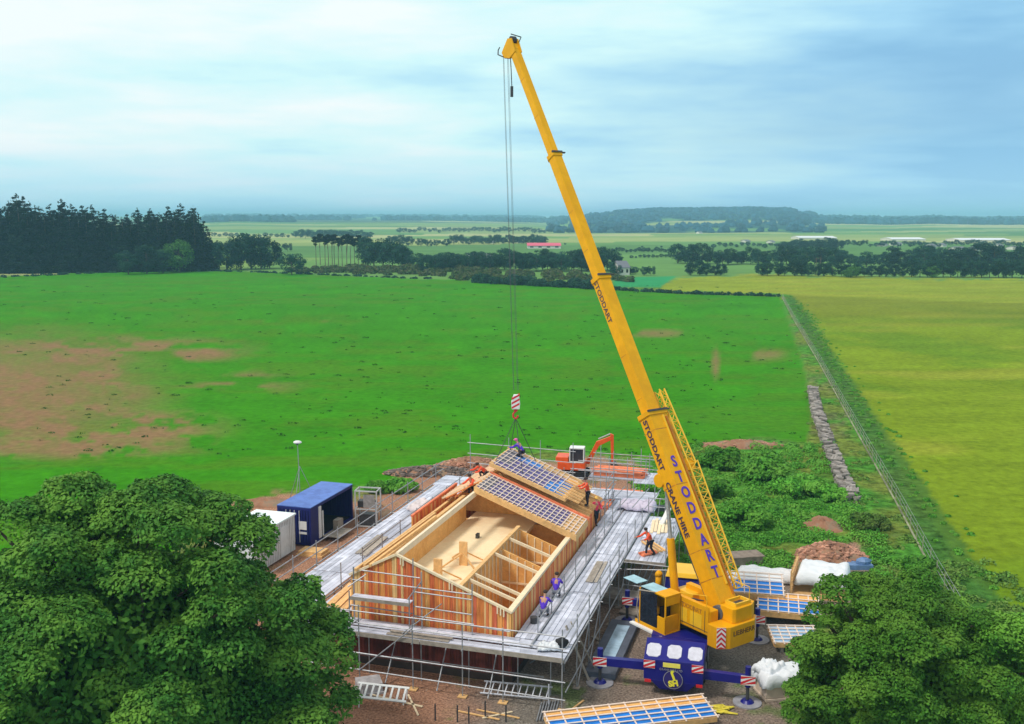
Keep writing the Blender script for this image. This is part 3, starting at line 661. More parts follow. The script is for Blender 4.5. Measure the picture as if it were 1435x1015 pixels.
# fixed roof strip
def slope(u, dz=0.): return RZ+.35+(ER-RZ)/(Wd-RU)*(u-RU)+dz
def roof_slab(parent, u0, u1, v0, v1, dz, th, under, battens_u, battens_v, blue=(), rafts=True, T=Matrix()):
    def S(u, v, d=0): return (u, v, slope(u, dz)+d)
    mb = MB(T)
    mb.hexa([S(u0, v0, -th), S(u1, v0, -th), S(u1, v1, -th), S(u0, v1, -th), S(u0, v0), S(u1, v0), S(u1, v1), S(u0, v1)]); mb.build('roof_frame', timber, parent)
    mb = MB(T)
    def sheet(a, b, c, d, lift): mb.hexa([S(a, c, .003), S(b, c, .003), S(b, d, .003), S(a, d, .003), S(a, c, lift), S(b, c, lift), S(b, d, lift), S(a, d, lift)])
    sheet(*under, .012); mb.build('underlay', violme, parent)
    for q in blue: 
        mb = MB(T); sheet(*q[:4], .018); mb.build('membrane', q[4], parent)
    mb = MB(T)
    for uu in battens_u: mb.beam(S(uu, v0+.05, .05), S(uu, v1-.05, .05), .05, .04)
    for vv in battens_v: mb.beam(S(u0+.05, vv, .085), S(u1-.05, vv, .085), .05, .03, up=(0, 0, 1))
    mb.build('battens', mat('batten', (.80, .66, .58), .75, .12, 4) if 'batten' not in MATS else MATS['batten'], parent)
sec = house
roof_slab(sec, RU, 8.3, 10.9, 13.9, 0, .34, (RU+.1, 7.3, 11.15, 13.75), np.arange(RU+.3, 8.3, .28), np.arange(11.2, 13.9, .5), [(RU+.1, RU+.7, 11.3, 13.6, greyme)])
mb = MB(); mb.beam((RU-.1, 14.0, slope(RU)+.02), (8.35, 14.0, slope(8.3)+.02), .16, .22); mb.build('roof_edge_board', redor, house)
mb = MB()                                            # left pitch rafters with sheeting under them
mb.hexa([(0, 12.5, EL+.2), (RU, 12.5, RZ+.3), (RU, 18.8, RZ+.3), (0, 18.8, EL+.2), (0, 12.5, EL+.26), (RU, 12.5, RZ+.36), (RU, 18.8, RZ+.36), (0, 18.8, EL+.26)])
mb.build('left_roof_sheet', timbero, house)
mb = MB()
for v in np.arange(12.6, 18.9, .42): mb.beam((-.25, v, EL+.2), (RU, v, RZ+.42), .07, .1)
mb.build('left_roof_rafters', timberw, house)
for v in np.arange(14.6, 18.9, .6): MB().beam((RU, v, RZ+.05), (8.1, v, ER+.08), .06, .18).build('rafter', timber, house)
# hoisted cassette
ap = HL(4.4, 16.0, 6.0)
panel = empty('roof_cassette', HL(4.4, 16., 4.6), HY, 'slatted roof cassette with bright blue membrane hanging on the crane slings above the house', 'roof panel')
Tm = Matrix.Translation((-4.4, -16., -4.6))
roof_slab(panel, RU-.1, 6.9, 14.0, 18.3, .62, .22, (RU+.1, 6.2, 14.2, 17.2), np.arange(RU+.25, 6.4, .33), np.arange(14.3, 18.2, .62),
  [(RU+.7, RU+2.3, 16.7, 17.7, blueme), (5.6, 6.7, 14.1, 15.6, blueme), (6.0, 6.75, 15.6, 16.6, blueme), (RU, RU+.8, 15.2, 17.9, greyme)], T=Tm)
mb = MB(Tm)
for v in np.arange(14.2, 18.2, .5): mb.beam((6.3, v, slope(6.3, .66)), (7.7, v, slope(7.7, .66)), .08, .12)
mb.build('eave_rafters', timber, panel)
# ------------------------------------------------------------ scaffolding (same local axes)
scaf = empty('scaffolding', HA, HY, 'galvanised tube scaffolding with grey boarded decks wrapped round the timber house', 'scaffolding')
DK = 2.3
def deck(u0, u1, v0, v1, z=DK, along_='v', bw=.24, name='deck', m=None, parent=scaf):
    mb = MB(); r_ = random.Random(int(u0*31+v0*7))
    if along_ == 'v':
        u = u0
        while u < u1-.1:
            v = v0-r_.uniform(0, 2.)
            while v < v1:
                a = max(v, v0); b = min(v+3.9, v1); dz = r_.uniform(-.012, .012)
                if b-a > .2: mb.box(u+.01, u+bw-.01, a+.01, b-.01, z-.04+dz, z+dz)
                v += 3.9
            u += bw
    else:
        v = v0
        while v < v1-.1:
            u = u0-r_.uniform(0, 2.)
            while u < u1:
                a = max(u, u0); b = min(u+3.9, u1); dz = r_.uniform(-.012, .012)
                if b-a > .2: mb.box(a+.01, b-.01, v+.01, v+bw-.01, z-.04+dz, z+dz)
                u += 3.9
            v += bw
    return mb.build(name, m or deckm, parent)
deck(-2.3, 10.8, -1.85, -1.1, along_='u'); deck(-2.3, 10.8, -.95, -.2, along_='u')
for a, b in ((-.15, 6), (6.05, 12), (12.05, 18), (18.05, 23)):
    deck(8.1, 8.95, a, b); deck(9.12, 10.75, a, b)
deck(10.95, 13.2, 11.4, 15.6); deck(10.95, 13.2, 15.65, 20)
deck(-2.0, -.3, -.15, 5.2)
for a, b in ((-1.8, 5), (5.05, 11), (11.05, 17), (17.05, 23)): deck(-4.8, -2.5, a, b)
deck(-5.0, 2.0, 23.05, 25.6, along_='u'); deck(5.0, 10.7, 23.1, 25.4, along_='u')
deck(8.9, 11.4, 25.45, 28.5, z=2.9)
def std(u, v, z1, z0=0., r=.031):
    MB().tube((u, v, z0), (u, v, z1), r, 6).build('standard', galv, scaf)
def rail(p, q, name='guard_rail', r=.031): MB().tube(p, q, r, 6).build(name, galv, scaf)
fu = [-2.2, 1.25, 3.87, 6.23, 8.1, 10.75]
for i, u in enumerate(fu): std(u, -1.92, 3.45 if i not in (1, 5) else 3.7)
for u in (-1., 1.3, 3.9, 6.2, 8.5): std(u, -1.0, 2.28)
for u in fu: MB().box(u-.2, u+.2, -2.08, -1.76, .02, .06).build('sole_board', timber, scaf)
for v in np.arange(.4, 23, 2.45): MB().box(10.7, 11., v-.18, v+.18, .02, .06).build('sole_board', timberg, scaf)
for z in (.55, 1.35): rail((-2.4, -1.96, z+.1), (10.9, -1.96, z), 'ledger')
for z in (2.85, 3.4): rail((-2.4, -1.96, z), (10.9, -1.96, z))
for a, b in ((-2.3, 4.2), (4.23, 10.8)): MB().box(a, b, -1.93, -1.89, DK-.1, DK+.1).build('toe_board', timberg, scaf)
for u in fu: rail((u, -2.05, DK-.09), (u, -.1, DK-.09), 'transom'); 
rail((1.25, -1.99, .6), (3.87, -1.99, 2.9), 'brace'); rail((-2.2, -1.99, .6), (1.25, -1.99, 3.0), 'brace'); rail((3.2, -1.5, 2.4), (5.0, -1.2, 3.9), 'brace')
for v in np.arange(.4, 23, 2.45):
    std(10.85, v, 3.5); std(9.03, v, 3.45 if v < 20 else 3.3, 2.0)
    rail((8.1, v, DK-.09), (11.0, v, DK-.09), 'transom')
    if int(v*10) % 2 == 0: rail((10.9, v, .1), (10.9, v+2.2, 2.2), 'brace')
for z in (.9,): rail((10.9, -1.9, z), (10.9, 11.5, z), 'ledger')
for z in (2.85, 3.4): rail((10.9, -1.9, z), (10.9, 11.3, z))
rail((9.08, -1., 2.36), (9.08, 22.8, 2.36), 'ledger', .05); rail((10.85, -1.9, 2.22), (10.85, 23, 2.22), 'ledger', .045)
rail((10.85, 11.5, 2.36), (10.85, 23, 2.36), 'ledger', .05)
for u, v in ((13.2, 11.4), (13.2, 14.2), (13.2, 17), (13.2, 20), (11.9, 20)): std(u, v, 3.6)
for z in (2.9, 3.45): rail((13.25, 11.4, z), (13.25, 20, z)); rail((10.9, 20.05, z), (13.25, 20.05, z))
for z in (.9, 2.2): rail((10.9, 11.35, z), (13.6, 11.3, z), 'ledger')
rail((10.9, 11.3, 1.8), (13.7, 11.1, 2.1), 'brace'); rail((13.3, 11.2, .1), (12.4, 14.5, 2.4), 'brace')
MB().box(10.95, 13.2, 11.33, 11.37, DK-.12, DK+.06).build('toe_board', timberg, scaf)
for v in np.arange(-1.7, 25, 2.55):
    std(-5.05, v, 3.6); std(-2.3, v, 3.5)
    rail((-5.2, v, DK-.09), (-2.2, v, DK-.09), 'transom')
for z in (2.85, 3.4): rail((-5.1, -1.9, z), (-5.1, 25.5, z)); rail((-2.28, 6, z), (-2.28, 23, z))
rail((-5.1, -1.9, 2.22), (-5.1, 25.5, 2.22), 'ledger', .045); rail((-2.28, -1.9, 2.24), (-2.28, 23, 2.24), 'ledger', .04)
# raised platform at the gable
for u, z in ((.35, 4.9), (3.35, 5.6), (3.75, 5.0), (6.2, 4.7)):
    std(u, -.5, z, DK); 
for u in (.35, 3.35): std(u, -1.0, 3.9, DK)
deck(.4, 3.35, -1.0, -.5, 3.62, 'u')
MB().box(.4, 3.35, -1.04, -1.01, 3.5, 3.66).build('toe_board', timberg, scaf)
for z, a, b in ((4.75, .8, 3.7), (4.25, .3, 6.2), (4.0, 3.4, 6.2), (3.3, 3.4, 6.2), (2.85, 3.4, 6.3), (3.0, .2, 3.3), (2.72, 6.2, 8.0)): rail((a, -.55, z+.04), (b, -.55, z-.02))
rail((2.9, -.56, 3.4), (3.8, -.56, 4.6), 'brace'); rail((.3, -1.02, 4.1), (1.0, -.5, 4.6), 'brace')
# tall rails beyond the house
for u, v in ((-3.2, 26.0), (-.2, 25.8), (2.2, 25.6), (4.6, 25.5), (6.6, 25.4), (8.9, 25.5), (11.4, 25.5), (11.4, 28.5), (8.9, 28.5)): std(u, v, 5.4 if u < 8 else 4.6)
for z in (3.3, 4.0, 4.8): rail((-3.4, 26.0, z), (4.8, 25.4, z)); 
for z in (3.5, 4.2): rail((8.8, 25.45, z+.4), (11.5, 25.45, z+.4)); rail((11.45, 25.4, z+.4), (11.45, 28.6, z+.4)); rail((5, 25.42, z), (8.9, 25.42, z))
for u in (8.3, 9.1, 9.9, 10.7): rail((u, 19.5, 2.9), (u+.5, 22.8, 3.3), 'tie_tube'); 
for v in (18.2, 19.4, 20.6, 21.8): std(8.15, v, 3.6, DK)
for z in (2.9, 3.4): rail((8.12, 17.5, z), (8.12, 23, z))
for z in (1.0,): rail((-5.1, -1.9, z), (-5.1, 24, z), 'ledger')
# rear right lift with open bays
deck(5.2, 8.0, 20.6, 23.0, z=3.0, name='deck')
for u in (5.2, 6.6, 8.0):
    for v in (20.5, 23.0): std(u, v, 4.9)
for z in (1.0, 2.9, 3.6, 4.2):
    for v in (20.5, 23.05): rail((5.0, v, z), (8.2, v, z))
    for u in (5.2, 8.0): rail((u, 20.3, z), (u, 23.2, z))
for v in np.arange(-.6, 22, 2.45): std(9.9, v, 2.25); std(-3.7, v+1., 2.25)
for v in np.arange(2., 20, 4.9): rail((10.9, v, 2.2), (8.2, v, .1), 'brace'); rail((-5.1, v, .1), (-5.1, v+2.4, 2.2), 'brace')
for u in (2.5, 5., 7.4): rail((u, -1.9, .1), (u, -.2, 2.2), 'brace'); rail((u, -1.0, 1.0), (u+2.3, -1.0, 1.0), 'ledger')
rail((-2.2, -1.0, .9), (10.6, -1.0, .9), 'ledger')
for v in np.arange(.4, 20, 2.45): rail((9.03, v, 2.95), (9.03, v+2.45, 2.95)); 
# ladders
def ladder(name, M, length, width, rungs, m, label, cat='ladder', wid=.05, group=None):
    r = empty(name, M.translation, 0, label, cat, group); Ml = M.copy(); Ml.translation = (0, 0, 0)
    for s in (0, 1): MB(Ml).box(0, length, s*width-wid/2, s*width+wid/2, 0, .05).build('stile', m, r)
    mb = MB(Ml)
    for i in range(rungs): x = length*(i+.5)/rungs; mb.box(x-wid*.4, x+wid*.4, wid/2, width-wid/2, .01, .04)
    mb.build('rungs', m, r); return r
alu = mat('bright_aluminium', (.62, .64, .72), .4, .12, 3, metal=.2)
ladder('ladder', frame(G(673, 975, .12), G(769, 984)-G(673, 975), (.25, .8, .45)), 3.1, .62, 10, alu, 'silver ladder lying on the red earth in front of the scaffold', wid=.06)
MB().tube((0, 0, 0), (0, 0, .9), .03, 6).build('post', alu, bpy.data.objects['ladder'], G(769, 990)-G(673, 975))
tr = ladder('trestle', frame(G(497, 990, .45), G(568, 998)-G(497, 990), (.1, .9, .35)), 2.35, .75, 8, white, 'white slatted trestle top standing beside the left tree', 'trestle', .11)
for a in ((.2, 0), (2.1, .2), (.25, .6), (2.2, .75)):
    MB().tube((a[0], a[1], .02), (a[0], a[1]-.1, -.47), .025, 6).build('leg', white, tr)
for i, (a, b, lb) in enumerate([((800, 872, 2.5), (838, 944, 0), 'grey pole leaning on the right front corner of the scaffold, nearest the crane'), ((793, 877, 2.5), (826, 955, 0), 'grey board leaning on the right front corner of the scaffold, nearest the house')]):
    p = P(*a); q = P(*b); o = MB().beam(p, q, .16, .05).build('scaffold_board', timberg); recenter(o); tag(o, lb, 'board')
o = MB().beam(G(900, 792, .1), P(938, 712, 3.3), .35, .06).build('scaffold_board', white); recenter(o); tag(o, 'wide white board leaning against the far side of the right scaffold platform', 'board')
for i, (x0, x1) in enumerate([(882, 917), (889, 928), (896, 936)]):
    o = MB().tube(G(x0, 838+i, .03), P(x1, 752, 2.7), .035, 6).build('scaffold_tube', galv); recenter(o); tag(o, 'steel tube leaning on the scaffold platform behind the crane cab', 'tube', 'leaning tubes')
# ------------------------------------------------------------ containers
cont = empty('shipping_container', HL(-11.1, 17.3), HY, 'dark blue steel container with an open dark side beyond the left scaffold', 'container')
mb = MB(); cw, cl, ch = 1.2, 3.0, 2.6
mb.box(-cw, cw, -cl, cl, .12, .26)
for y in (-cl, cl-.1):
    x = -cw+.08
    while x < cw-.1: mb.box(x, x+.12, y+(.0 if y > 0 else -.03), y+.08, .26, ch-.16); x += .2
    mb.box(-cw+.02, cw-.02, y+.025, y+.07, .25, ch-.1)
y = -cl+.05
while y < cl-.1: mb.box(-cw, -cw+.06, y, y+.12, .26, ch-.16); y += .2
mb.box(-cw+.03, -cw+.07, -cl+.05, cl-.05, .25, ch-.1)
for x in (-cw, cw-.12):
    for y in (-cl, cl-.12): mb.box(x-.005, x+.125, y-.04, y+.125, .1, ch-.002)
mb.box(cw-.1, cw, -cl, cl, ch-.18, ch-.01); mb.box(-cw-.004, cw+.004, -cl-.045, -cl+.1, ch-.18, ch-.01); mb.box(cw-.06, cw, -cl+.1, -cl+1.0, .26, ch-.18)
mb.build('body', contb, cont, bevel=.01)
MB().box(-cw-.01, cw+.01, -cl-.04, cl+.03, ch, ch+.05).build('roof', contr, cont)
mb = MB(); mb.box(-cw+.07, cw-.2, -cl+.08, cl-.1, .27, .3); mb.box(-cw+.07, -cw+.1, -cl+.1, cl-.1, .3, ch-.15); mb.build('interior', contin, cont)
mb = MB()
for x in (-.55, -.25, .05, .4): mb.tube((x, -cl-.07, .3), (x, -cl-.07, ch-.2), .02, 6)
mb.box(.35, .9, -cl-.06, -cl-.045, 1.15, 1.7); mb.box(.35, .9, -cl-.06, -cl-.045, .85, 1.0); mb.build('door_bars', white, cont)
mb = MB(); mb.box(cw-.04, cw+.03, -cl+1.0, -cl+1.35, .3, ch-.2); mb.box(cw-.02, cw+.04, -cl+1.5, -cl+1.62, .3, 2.0); mb.build('plastic_curtain', white, cont)
mb = MB(); mb.box(cw+.05, cw+1.2, -cl+1.4, -cl+3.4, .3, .34); mb.box(cw+.1, cw+.5, -.2, .5, .35, 1.0); ob = mb.build('workbench', timberg); ob.location = HL(-11.1, 17.3); ob.rotation_euler[2] = HY; tag(ob, 'grey boarded bench standing at the open side of the blue container', 'bench')
cabn = empty('site_cabin', HL(-11.85, 10.9), HY, 'white site cabin with a flat pale roof behind the large left tree', 'cabin')
mb = MB(); mb.box(-1.35, 1.35, -2.4, 2.4, .15, 2.42); mb.build('walls', offwhite, cabn, bevel=.02)
mb = MB()
for i in range(24): mb.box(1.352, 1.366, -2.3+i*.2, -2.27+i*.2, .2, 2.35)
mb.build('wall_ribs', steel, cabn)
mb = MB(); mb.box(-1.42, 1.42, -2.47, 2.47, 2.43, 2.52); mb.build('roof', mat('pale_roof', (.82, .93, .97), .6, .05, .7), cabn)
MB().box(1.352, 1.37, -1.25, -.25, 1.2, 2.0).build('window', glassd, cabn); MB().box(1.353, 1.375, .6, 1.5, .2, 2.1).build('door', offwhite, cabn)
o = MB().box(-.9, .9, -.6, .6, 0, .12).box(-.8, .8, -.5, .5, .13, .3).build('timber_pallet', timber); o.location = HL(-9.2, 13.2); o.rotation_euler[2] = HY; tag(o, 'pale timber pallet on the ground at the near corner of the blue container', 'pallet')
# steel stillage frame right of the container
st_ = empty('stillage', HL(-8.4, 19.6), HY+.15, 'grey steel stillage frame holding sheets, right of the blue container', 'stillage')
mb = MB()
for x in (-.75, .75):
    for y in (-.5, .5): mb.box(x-.04, x+.04, y-.04, y+.04, 0, 2.6)
for z in (.1, 1.3, 2.56):
    for y in (-.5, .5): mb.box(-.75, .75, y-.03, y+.03, z-.04, z+.04)
    for x in (-.75, .75): mb.box(x-.03, x+.03, -.5, .5, z-.04, z+.04)
mb.build('frame', mat('grey_paint', (.52, .54, .56), .6, .15, 3), st_)
MB().box(-.65, .5, -.3, .3, 1.36, 1.8).box(-.5, .6, -.35, .35, .16, .9).build('sheets', darkm, st_); MB().box(-.2, .6, -.45, -.42, 1.4, 2.3).build('sheet', steel, st_)
# lighting mast
mp = HL(-13.4, 19.3); mast = empty('lighting_mast', mp, 0, 'thin tripod mast with a white lamp head behind the blue container', 'mast')
top = Vector((-.1, 0, 5.5)); knee = Vector((0, 0, 3.9))
MB().tube((0, 0, .4), top, .03, 6).build('pole', galv, mast)
for a in (0, 2.2, 4.2): MB().tube(knee, (1.7*math.cos(a+.35), 1.7*math.sin(a+.35), 0), .025, 6).build('leg', galv, mast)
mb = MB(); mb.blob((-.1, 0, 5.6), .3, .24, .12, 0, 1, .02, 12, 6); mb.build('lamp_head', white, mast); MB().blob((-.1, -.12, 5.5), .1, .1, .08, 0, 1, .02).build('lens', darkm, mast)
# ------------------------------------------------------------ mobile crane
S = Vector((8.4, 46.6, 0)); CY = R(-14.5)
crane = empty('mobile_crane', S, CY, 'yellow and violet blue mobile crane with raised telescopic boom beside the timber house', 'crane')
# carrier
mb = MB()
mb.box(-.55, .55, -4.6, 3.4, .75, 1.35); mb.box(-1.3, 1.3, -4.3, -2.2, 1.0, 1.5); mb.box(-1.32, 1.32, -2.15, 3.3, 1.15, 1.5)
mb.prism([(-1.3, -5.25, 1.72), (1.3, -5.25, 1.72), (1.3, -4.1, 2.22), (-1.3, -4.1, 2.22)], (0, 0, -.12))
mb.hexa([(-1.3, -5.2, .75), (1.3, -5.2, .75), (1.3, -3.9, .9), (-1.3, -3.9, .9), (-1.3, -5.24, 1.7), (1.3, -5.24, 1.7), (1.3, -3.9, 2.08), (-1.3, -3.9, 2.08)])
mb.prism([(-1.05, -5.21, .76), (1.05, -5.21, .76), (.6, -5.12, .3), (-.6, -5.12, .3)], (0, .5, .0))
mb.build('chassis', purple, crane, bevel=.02)
mb = MB()
sl_ = .5/1.15
for x in (-1.22, -.31, .6):
    def Z(y, d): return 1.72+(y+5.25)*sl_+d
    y0, y1 = -5.12, -4.42; w_ = .62; c = .12
    pts = [(x+c, y0), (x+w_-c, y0), (x+w_, y0+c), (x+w_, y1-c), (x+w_-c, y1), (x+c, y1), (x, y1-c), (x, y0+c)]
    mb.prism([(p[0], p[1], Z(p[1], .003)) for p in pts], (0, 0, .025))
mb.build('rear_panels', panelw, crane)
MB().box(-.45, .3, -5.275, -5.25, 1.42, 1.62).build('number_plate', plate, crane)
def chevron(name, M, w_, h_, parent, s=.24, both=False):
    """white plate with slanted red stripes; M maps the plate's x,y into place"""
    mb = MB(M); mb.box(0, w_, 0, h_, -.02, .0, 0); n = int((h_+w_)/s)+2
    for i in range(-n, n+1):
        if both:
            for sg in (0, 1):
                xa, xb = (0, w_/2) if sg == 0 else (w_/2, w_); ya, yb = (i*s, i*s+w_/2) if sg == 0 else (i*s+w_/2, i*s)
                cl = lambda v: min(max(v, 0), h_)
                mb.add([(xa, cl(ya), .004), (xb, cl(yb), .004), (xb, cl(yb+s*.5), .004), (xa, cl(ya+s*.5), .004)], [(0, 1, 2, 3)], 1)
        else:
            cl = lambda v: min(max(v, 0), h_)
            mb.add([(0, cl(i*s), .004), (w_, cl(i*s+w_), .004), (w_, cl(i*s+w_+s*.5), .004), (0, cl(i*s+s*.5), .004)], [(0, 1, 2, 3)], 1)
    return mb.build(name, [white, redp], parent)
chevron('chevron_plate', frame((-1.3, -5.27, 1.3), (1, 0, 0), (0, 0, 1)), .5, .36, crane)
chevron('chevron_plate', frame((.8, -5.27, 1.3), (1, 0, 0), (0, 0, 1)), .5, .36, crane)
text('lettering', 'CRANE HIRE LTD', .13, frame((-.1, -5.262, 1.3), (1, 0, 0), (0, 0, 1)), steel, crane)
# round emblem on the rear
Me = frame((0, -5.25, .86), (1, 0, 0), (0, 0, 1)); mb = MB(Me)
N = 32
for i in range(N):
    a, b = 2*PI*i/N, 2*PI*(i+1)/N; r0, r1 = .40, .43
    mb.add([(r0*math.cos(a), r0*math.sin(a), .008), (r1*math.cos(a), r1*math.sin(a), .008), (r1*math.cos(b), r1*math.sin(b), .008), (r0*math.cos(b), r0*math.sin(b), .008)], [(0, 1, 2, 3)])
mb.build('emblem_ring', steel, crane)
MB(Me).prism([(.40*math.cos(2*PI*i/N), .40*math.sin(2*PI*i/N), -.05) for i in range(N)], (0, 0, .052)).build('emblem_disc', mat('emblem_violet', (.03, .02, .16), .4, .05), crane)
ey = mat('emblem_yellow', (.85, .78, .05), .5, .03)
a = text('emblem_letters', 'SH', .36, frame((.02, -5.262, .68), (1, 0, .22), (-.22, 0, 1)), ey, crane, .006, .02, 1.); b = text('x', 'J', .46, frame((.0, -5.262, 1.02), (-.9, 0, -.35), (.35, 0, -.9)), ey, crane, .006, .03)
joinm([a, b], 'emblem_letters')
for x in (-1.25, 1.0): MB().box(x, x+.28, -5.24, -5.2, .62, .75).build('rear_light', redp, crane)
for sgn in (-1, 1):
    for y in (-3.3, -1.7, 1.2, 2.9):
        wh = MB().tube((sgn*.95, y, .62), (sgn*1.3, y, .62), .62, 20).build('wheel', black, crane, bevel=.04)
        MB().tube((sgn*1.305, y, .62), (sgn*1.32, y, .62), .32, 16).build('rim', steel, wh)
def outrigger(yb, sgn, reach, zt=1.12, skew=0.):
    o = MB().hexa([(sgn*.8, yb-.14, zt-.2), (sgn*(reach-.05), yb-.14+skew, zt-.22), (sgn*(reach-.05), yb+.14+skew, zt-.22), (sgn*.8, yb+.14, zt-.2), (sgn*.8, yb-.14, zt+.2), (sgn*(reach-.05), yb-.14+skew, zt+.14), (sgn*(reach-.05), yb+.14+skew, zt+.14), (sgn*.8, yb+.14, zt+.2)]).build('outrigger_beam', purple, crane, bevel=.01)
    y = yb+skew; x = sgn*reach
    j = MB().tube((x, y, .75), (x, y, zt+.55), .13, 12).build('outrigger_jack', purple, crane)
    MB().tube((x, y, .12), (x, y, .76), .075, 10).build('ram', darkm, j)
    MB().tube((x, y, .05), (x, y, .16), .30, 16, 0, .2).build('foot', purple, j)
    MB().tube((x, y, .0), (x, y, .05), .62, 24).build('support_plate', mat('plate_grey', (.30, .30, .34), .6, .2) if 'plate_grey' not in MATS else MATS['plate_grey'], j)
    Mx = frame((x-.3 if sgn > 0 else x-.3, y-.165, zt-.24), (1, 0, 0), (0, 0, 1)) if yb < 0 else frame((x-.25, y-.165, zt-.2), (1, 0, 0), (0, 0, 1))
    chevron('chevron_plate', Mx, .62, .42, crane, .26)
outrigger(-4.6, -1, 3.35); outrigger(-4.85, 1, 3.2); outrigger(2.55, -1, 3.15, skew=.25); outrigger(2.3, 1, 3.5, skew=-.3)
_T = Matrix.Translation((0, -.55, -.1))
# driver cab at the far end of the carrier
mb = MB(_T); mb.box(-1.28, 1.28, 3.45, 5.6, .7, 1.6); mb.hexa([(-1.28, 3.5, 1.6), (1.28, 3.5, 1.6), (1.28, 5.6, 1.6), (-1.28, 5.6, 1.6), (-1.2, 3.6, 2.62), (1.2, 3.6, 2.62), (1.2, 5.3, 2.62), (-1.2, 5.3, 2.62)]); mb.build('driver_cab', purple, crane, bevel=.04)
MB(_T).hexa([(-1.22, 3.5, 2.64), (1.22, 3.5, 2.64), (1.22, 5.35, 2.64), (-1.22, 5.35, 2.64), (-1.12, 3.62, 2.86), (1.12, 3.62, 2.86), (1.12, 5.2, 2.86), (-1.12, 5.2, 2.86)]).build('driver_cab_roof', yellow2, crane, bevel=.03)
mb = MB(_T); mb.hexa([(-1.1, 3.43, 1.65), (.0, 3.43, 1.65), (.0, 3.6, 1.65), (-1.1, 3.6, 1.65), (-1.05, 3.52, 2.5), (.0, 3.52, 2.5), (.0, 3.65, 2.5), (-1.05, 3.65, 2.5)]); mb.hexa([(.15, 3.43, 1.65), (1.1, 3.43, 1.65), (1.1, 3.6, 1.65), (.15, 3.6, 1.65), (.15, 3.52, 2.5), (1.05, 3.52, 2.5), (1.05, 3.65, 2.5), (.15, 3.65, 2.5)]); mb.build('driver_cab_window', glassb, crane)
MB(_T).box(-1.1, 1.1, 2.0, 3.3, 1.5, 1.9).build('toolbox', purple, crane, bevel=.03)
MB(_T).tube((-1.6, 3.9, 1.6), (-1.6, 3.9, 2.6), .16, 10).blob((-1.6, 3.9, 2.6), .2, .2, .2).build('exhaust', yellow, crane, smooth=True)
MB().tube((0, 0, 1.5), (0, 0, 1.8), 1.0, 24).build('slew_ring', darkm, crane)
# superstructure: own axes, slewed towards the house
T3 = Vector((.12, 58.9, 30.4)); dxy = Vector((T3.x-S.x-.5, T3.y-S.y+.2)); slew = math.atan2(-dxy.x, dxy.y)
MS = Matrix.Translation((.5, -.15, 0)) @ Matrix.Rotation(slew-CY, 4, 'Z')
mb = MB(MS)
mb.box(-1.2, .95, -2.2, 1.6, 1.82, 2.15); mb.box(-1.15, -.62, -2.15, 1.0, 2.15, 3.0); mb.box(.62, .95, -2.15, 1.2, 2.15, 3.0)
mb.box(-.6, .6, -1.5, -1.0, 2.16, 2.6)
mb.build('superstructure', yellow, crane, bevel=.03)
mb = MB(MS); mb.prism([(-1.22, -2.1, 1.86), (-1.22, 1.2, 1.86), (-1.22, 1.1, 2.75), (-1.22, -.2, 3.2), (-1.22, -2.1, 3.2)], (.065, 0, 0)); mb.build('side_panel', yellow, crane, bevel=.01)
mb = MB(MS)
for i in range(3): mb.box(-1.235, -1.222, -1.7+i*.95, -.95+i*.95, 2.05, 2.7)
mb.build('side_hatch', yellow2, crane)
text('lettering', 'STODDART', .3, MS @ frame((-1.228, -.9, 2.86), (0, -1, 0), (0, 0, 1)), mat('faded_letter', (.45, .18, .02), .5, .1), crane, .01)
# counterweight
mb = MB(MS); mb.prism([(-1.32, -2.15, 1.45), (1.3, -2.15, 1.45), (1.3, -2.75, 1.45), (.8, -3.1, 1.45), (-.8, -3.1, 1.45), (-1.32, -2.75, 1.45)], (0, 0, 1.05)); mb.build('counterweight', yellow, crane, bevel=.03)
mb = MB(MS); mb.prism([(-.45, -2.1, 2.5), (1.2, -2.1, 2.5), (1.2, -2.7, 2.5), (.75, -2.95, 2.5), (-.3, -2.95, 2.5), (-.45, -2.85, 2.5)], (0, 0, .7)); mb.build('counterweight_top', yellow, crane, bevel=.03)
MB(MS).box(-.05, .75, -2.65, -2.25, 3.2, 3.22).build('winch_opening', darkm, crane)
mb = MB(MS)
for a_, b_ in (((-.15, -2.75), (.85, -2.75)), ((-.15, -2.15), (.85, -2.15))): mb.beam((a_[0], a_[1], 3.28), (b_[0], b_[1], 3.28), .08, .16)
for x in (-.12, .82): mb.beam((x, -2.75, 3.28), (x, -2.15, 3.28), .08, .16)
mb.build('winch_frame', yellow2, crane)
text('lettering', 'LIEBHERR', .34, MS @ frame((.1, -3.108, 2.12), (1, 0, 0), (0, 0, 1)), mat('dark_letter', (.12, .05, .02), .5, .1), crane, .01)
chevron('chevron_plate', MS @ frame((-1.36, -2.78, 1.5), (.78, -.5, 0), (0, 0, 1)), .42, 1.0, crane, .24, True)
chevron('chevron_plate', MS @ frame((1.02, -2.98, 1.5), (.8, .6, 0), (0, 0, 1)), .3, 1.0, crane, .24)
mb = MB(MS)
mb.path([(-1.25, 1.0, 2.2), (-1.25, 1.0, 3.1), (-1.25, -2.0, 3.75), (-1.25, -2.0, 3.2)], .02).path([(.95, -2.6, 3.2), (.95, -2.6, 3.9), (.95, -1.6, 3.9), (.95, -1.6, 3.2)], .02); mb.build('handrail', yellow2, crane)
hose = mat('hose', (.02, .02, .02), .6, .1)
for k_ in range(3): MB(MS).path([(-.75+k_*.1, 1.4, 2.2), (-.7+k_*.1, .6, 2.6), (-.6+k_*.1, -.3, 2.9), (-.4, -1.0, 3.0)], .03).build('hose', hose, crane)
MB(MS).tube((-.5, -1.95, 2.75), (.55, -1.95, 2.75), .34, 18).build('winch_drum', rope_m, crane)
mb = MB(MS)
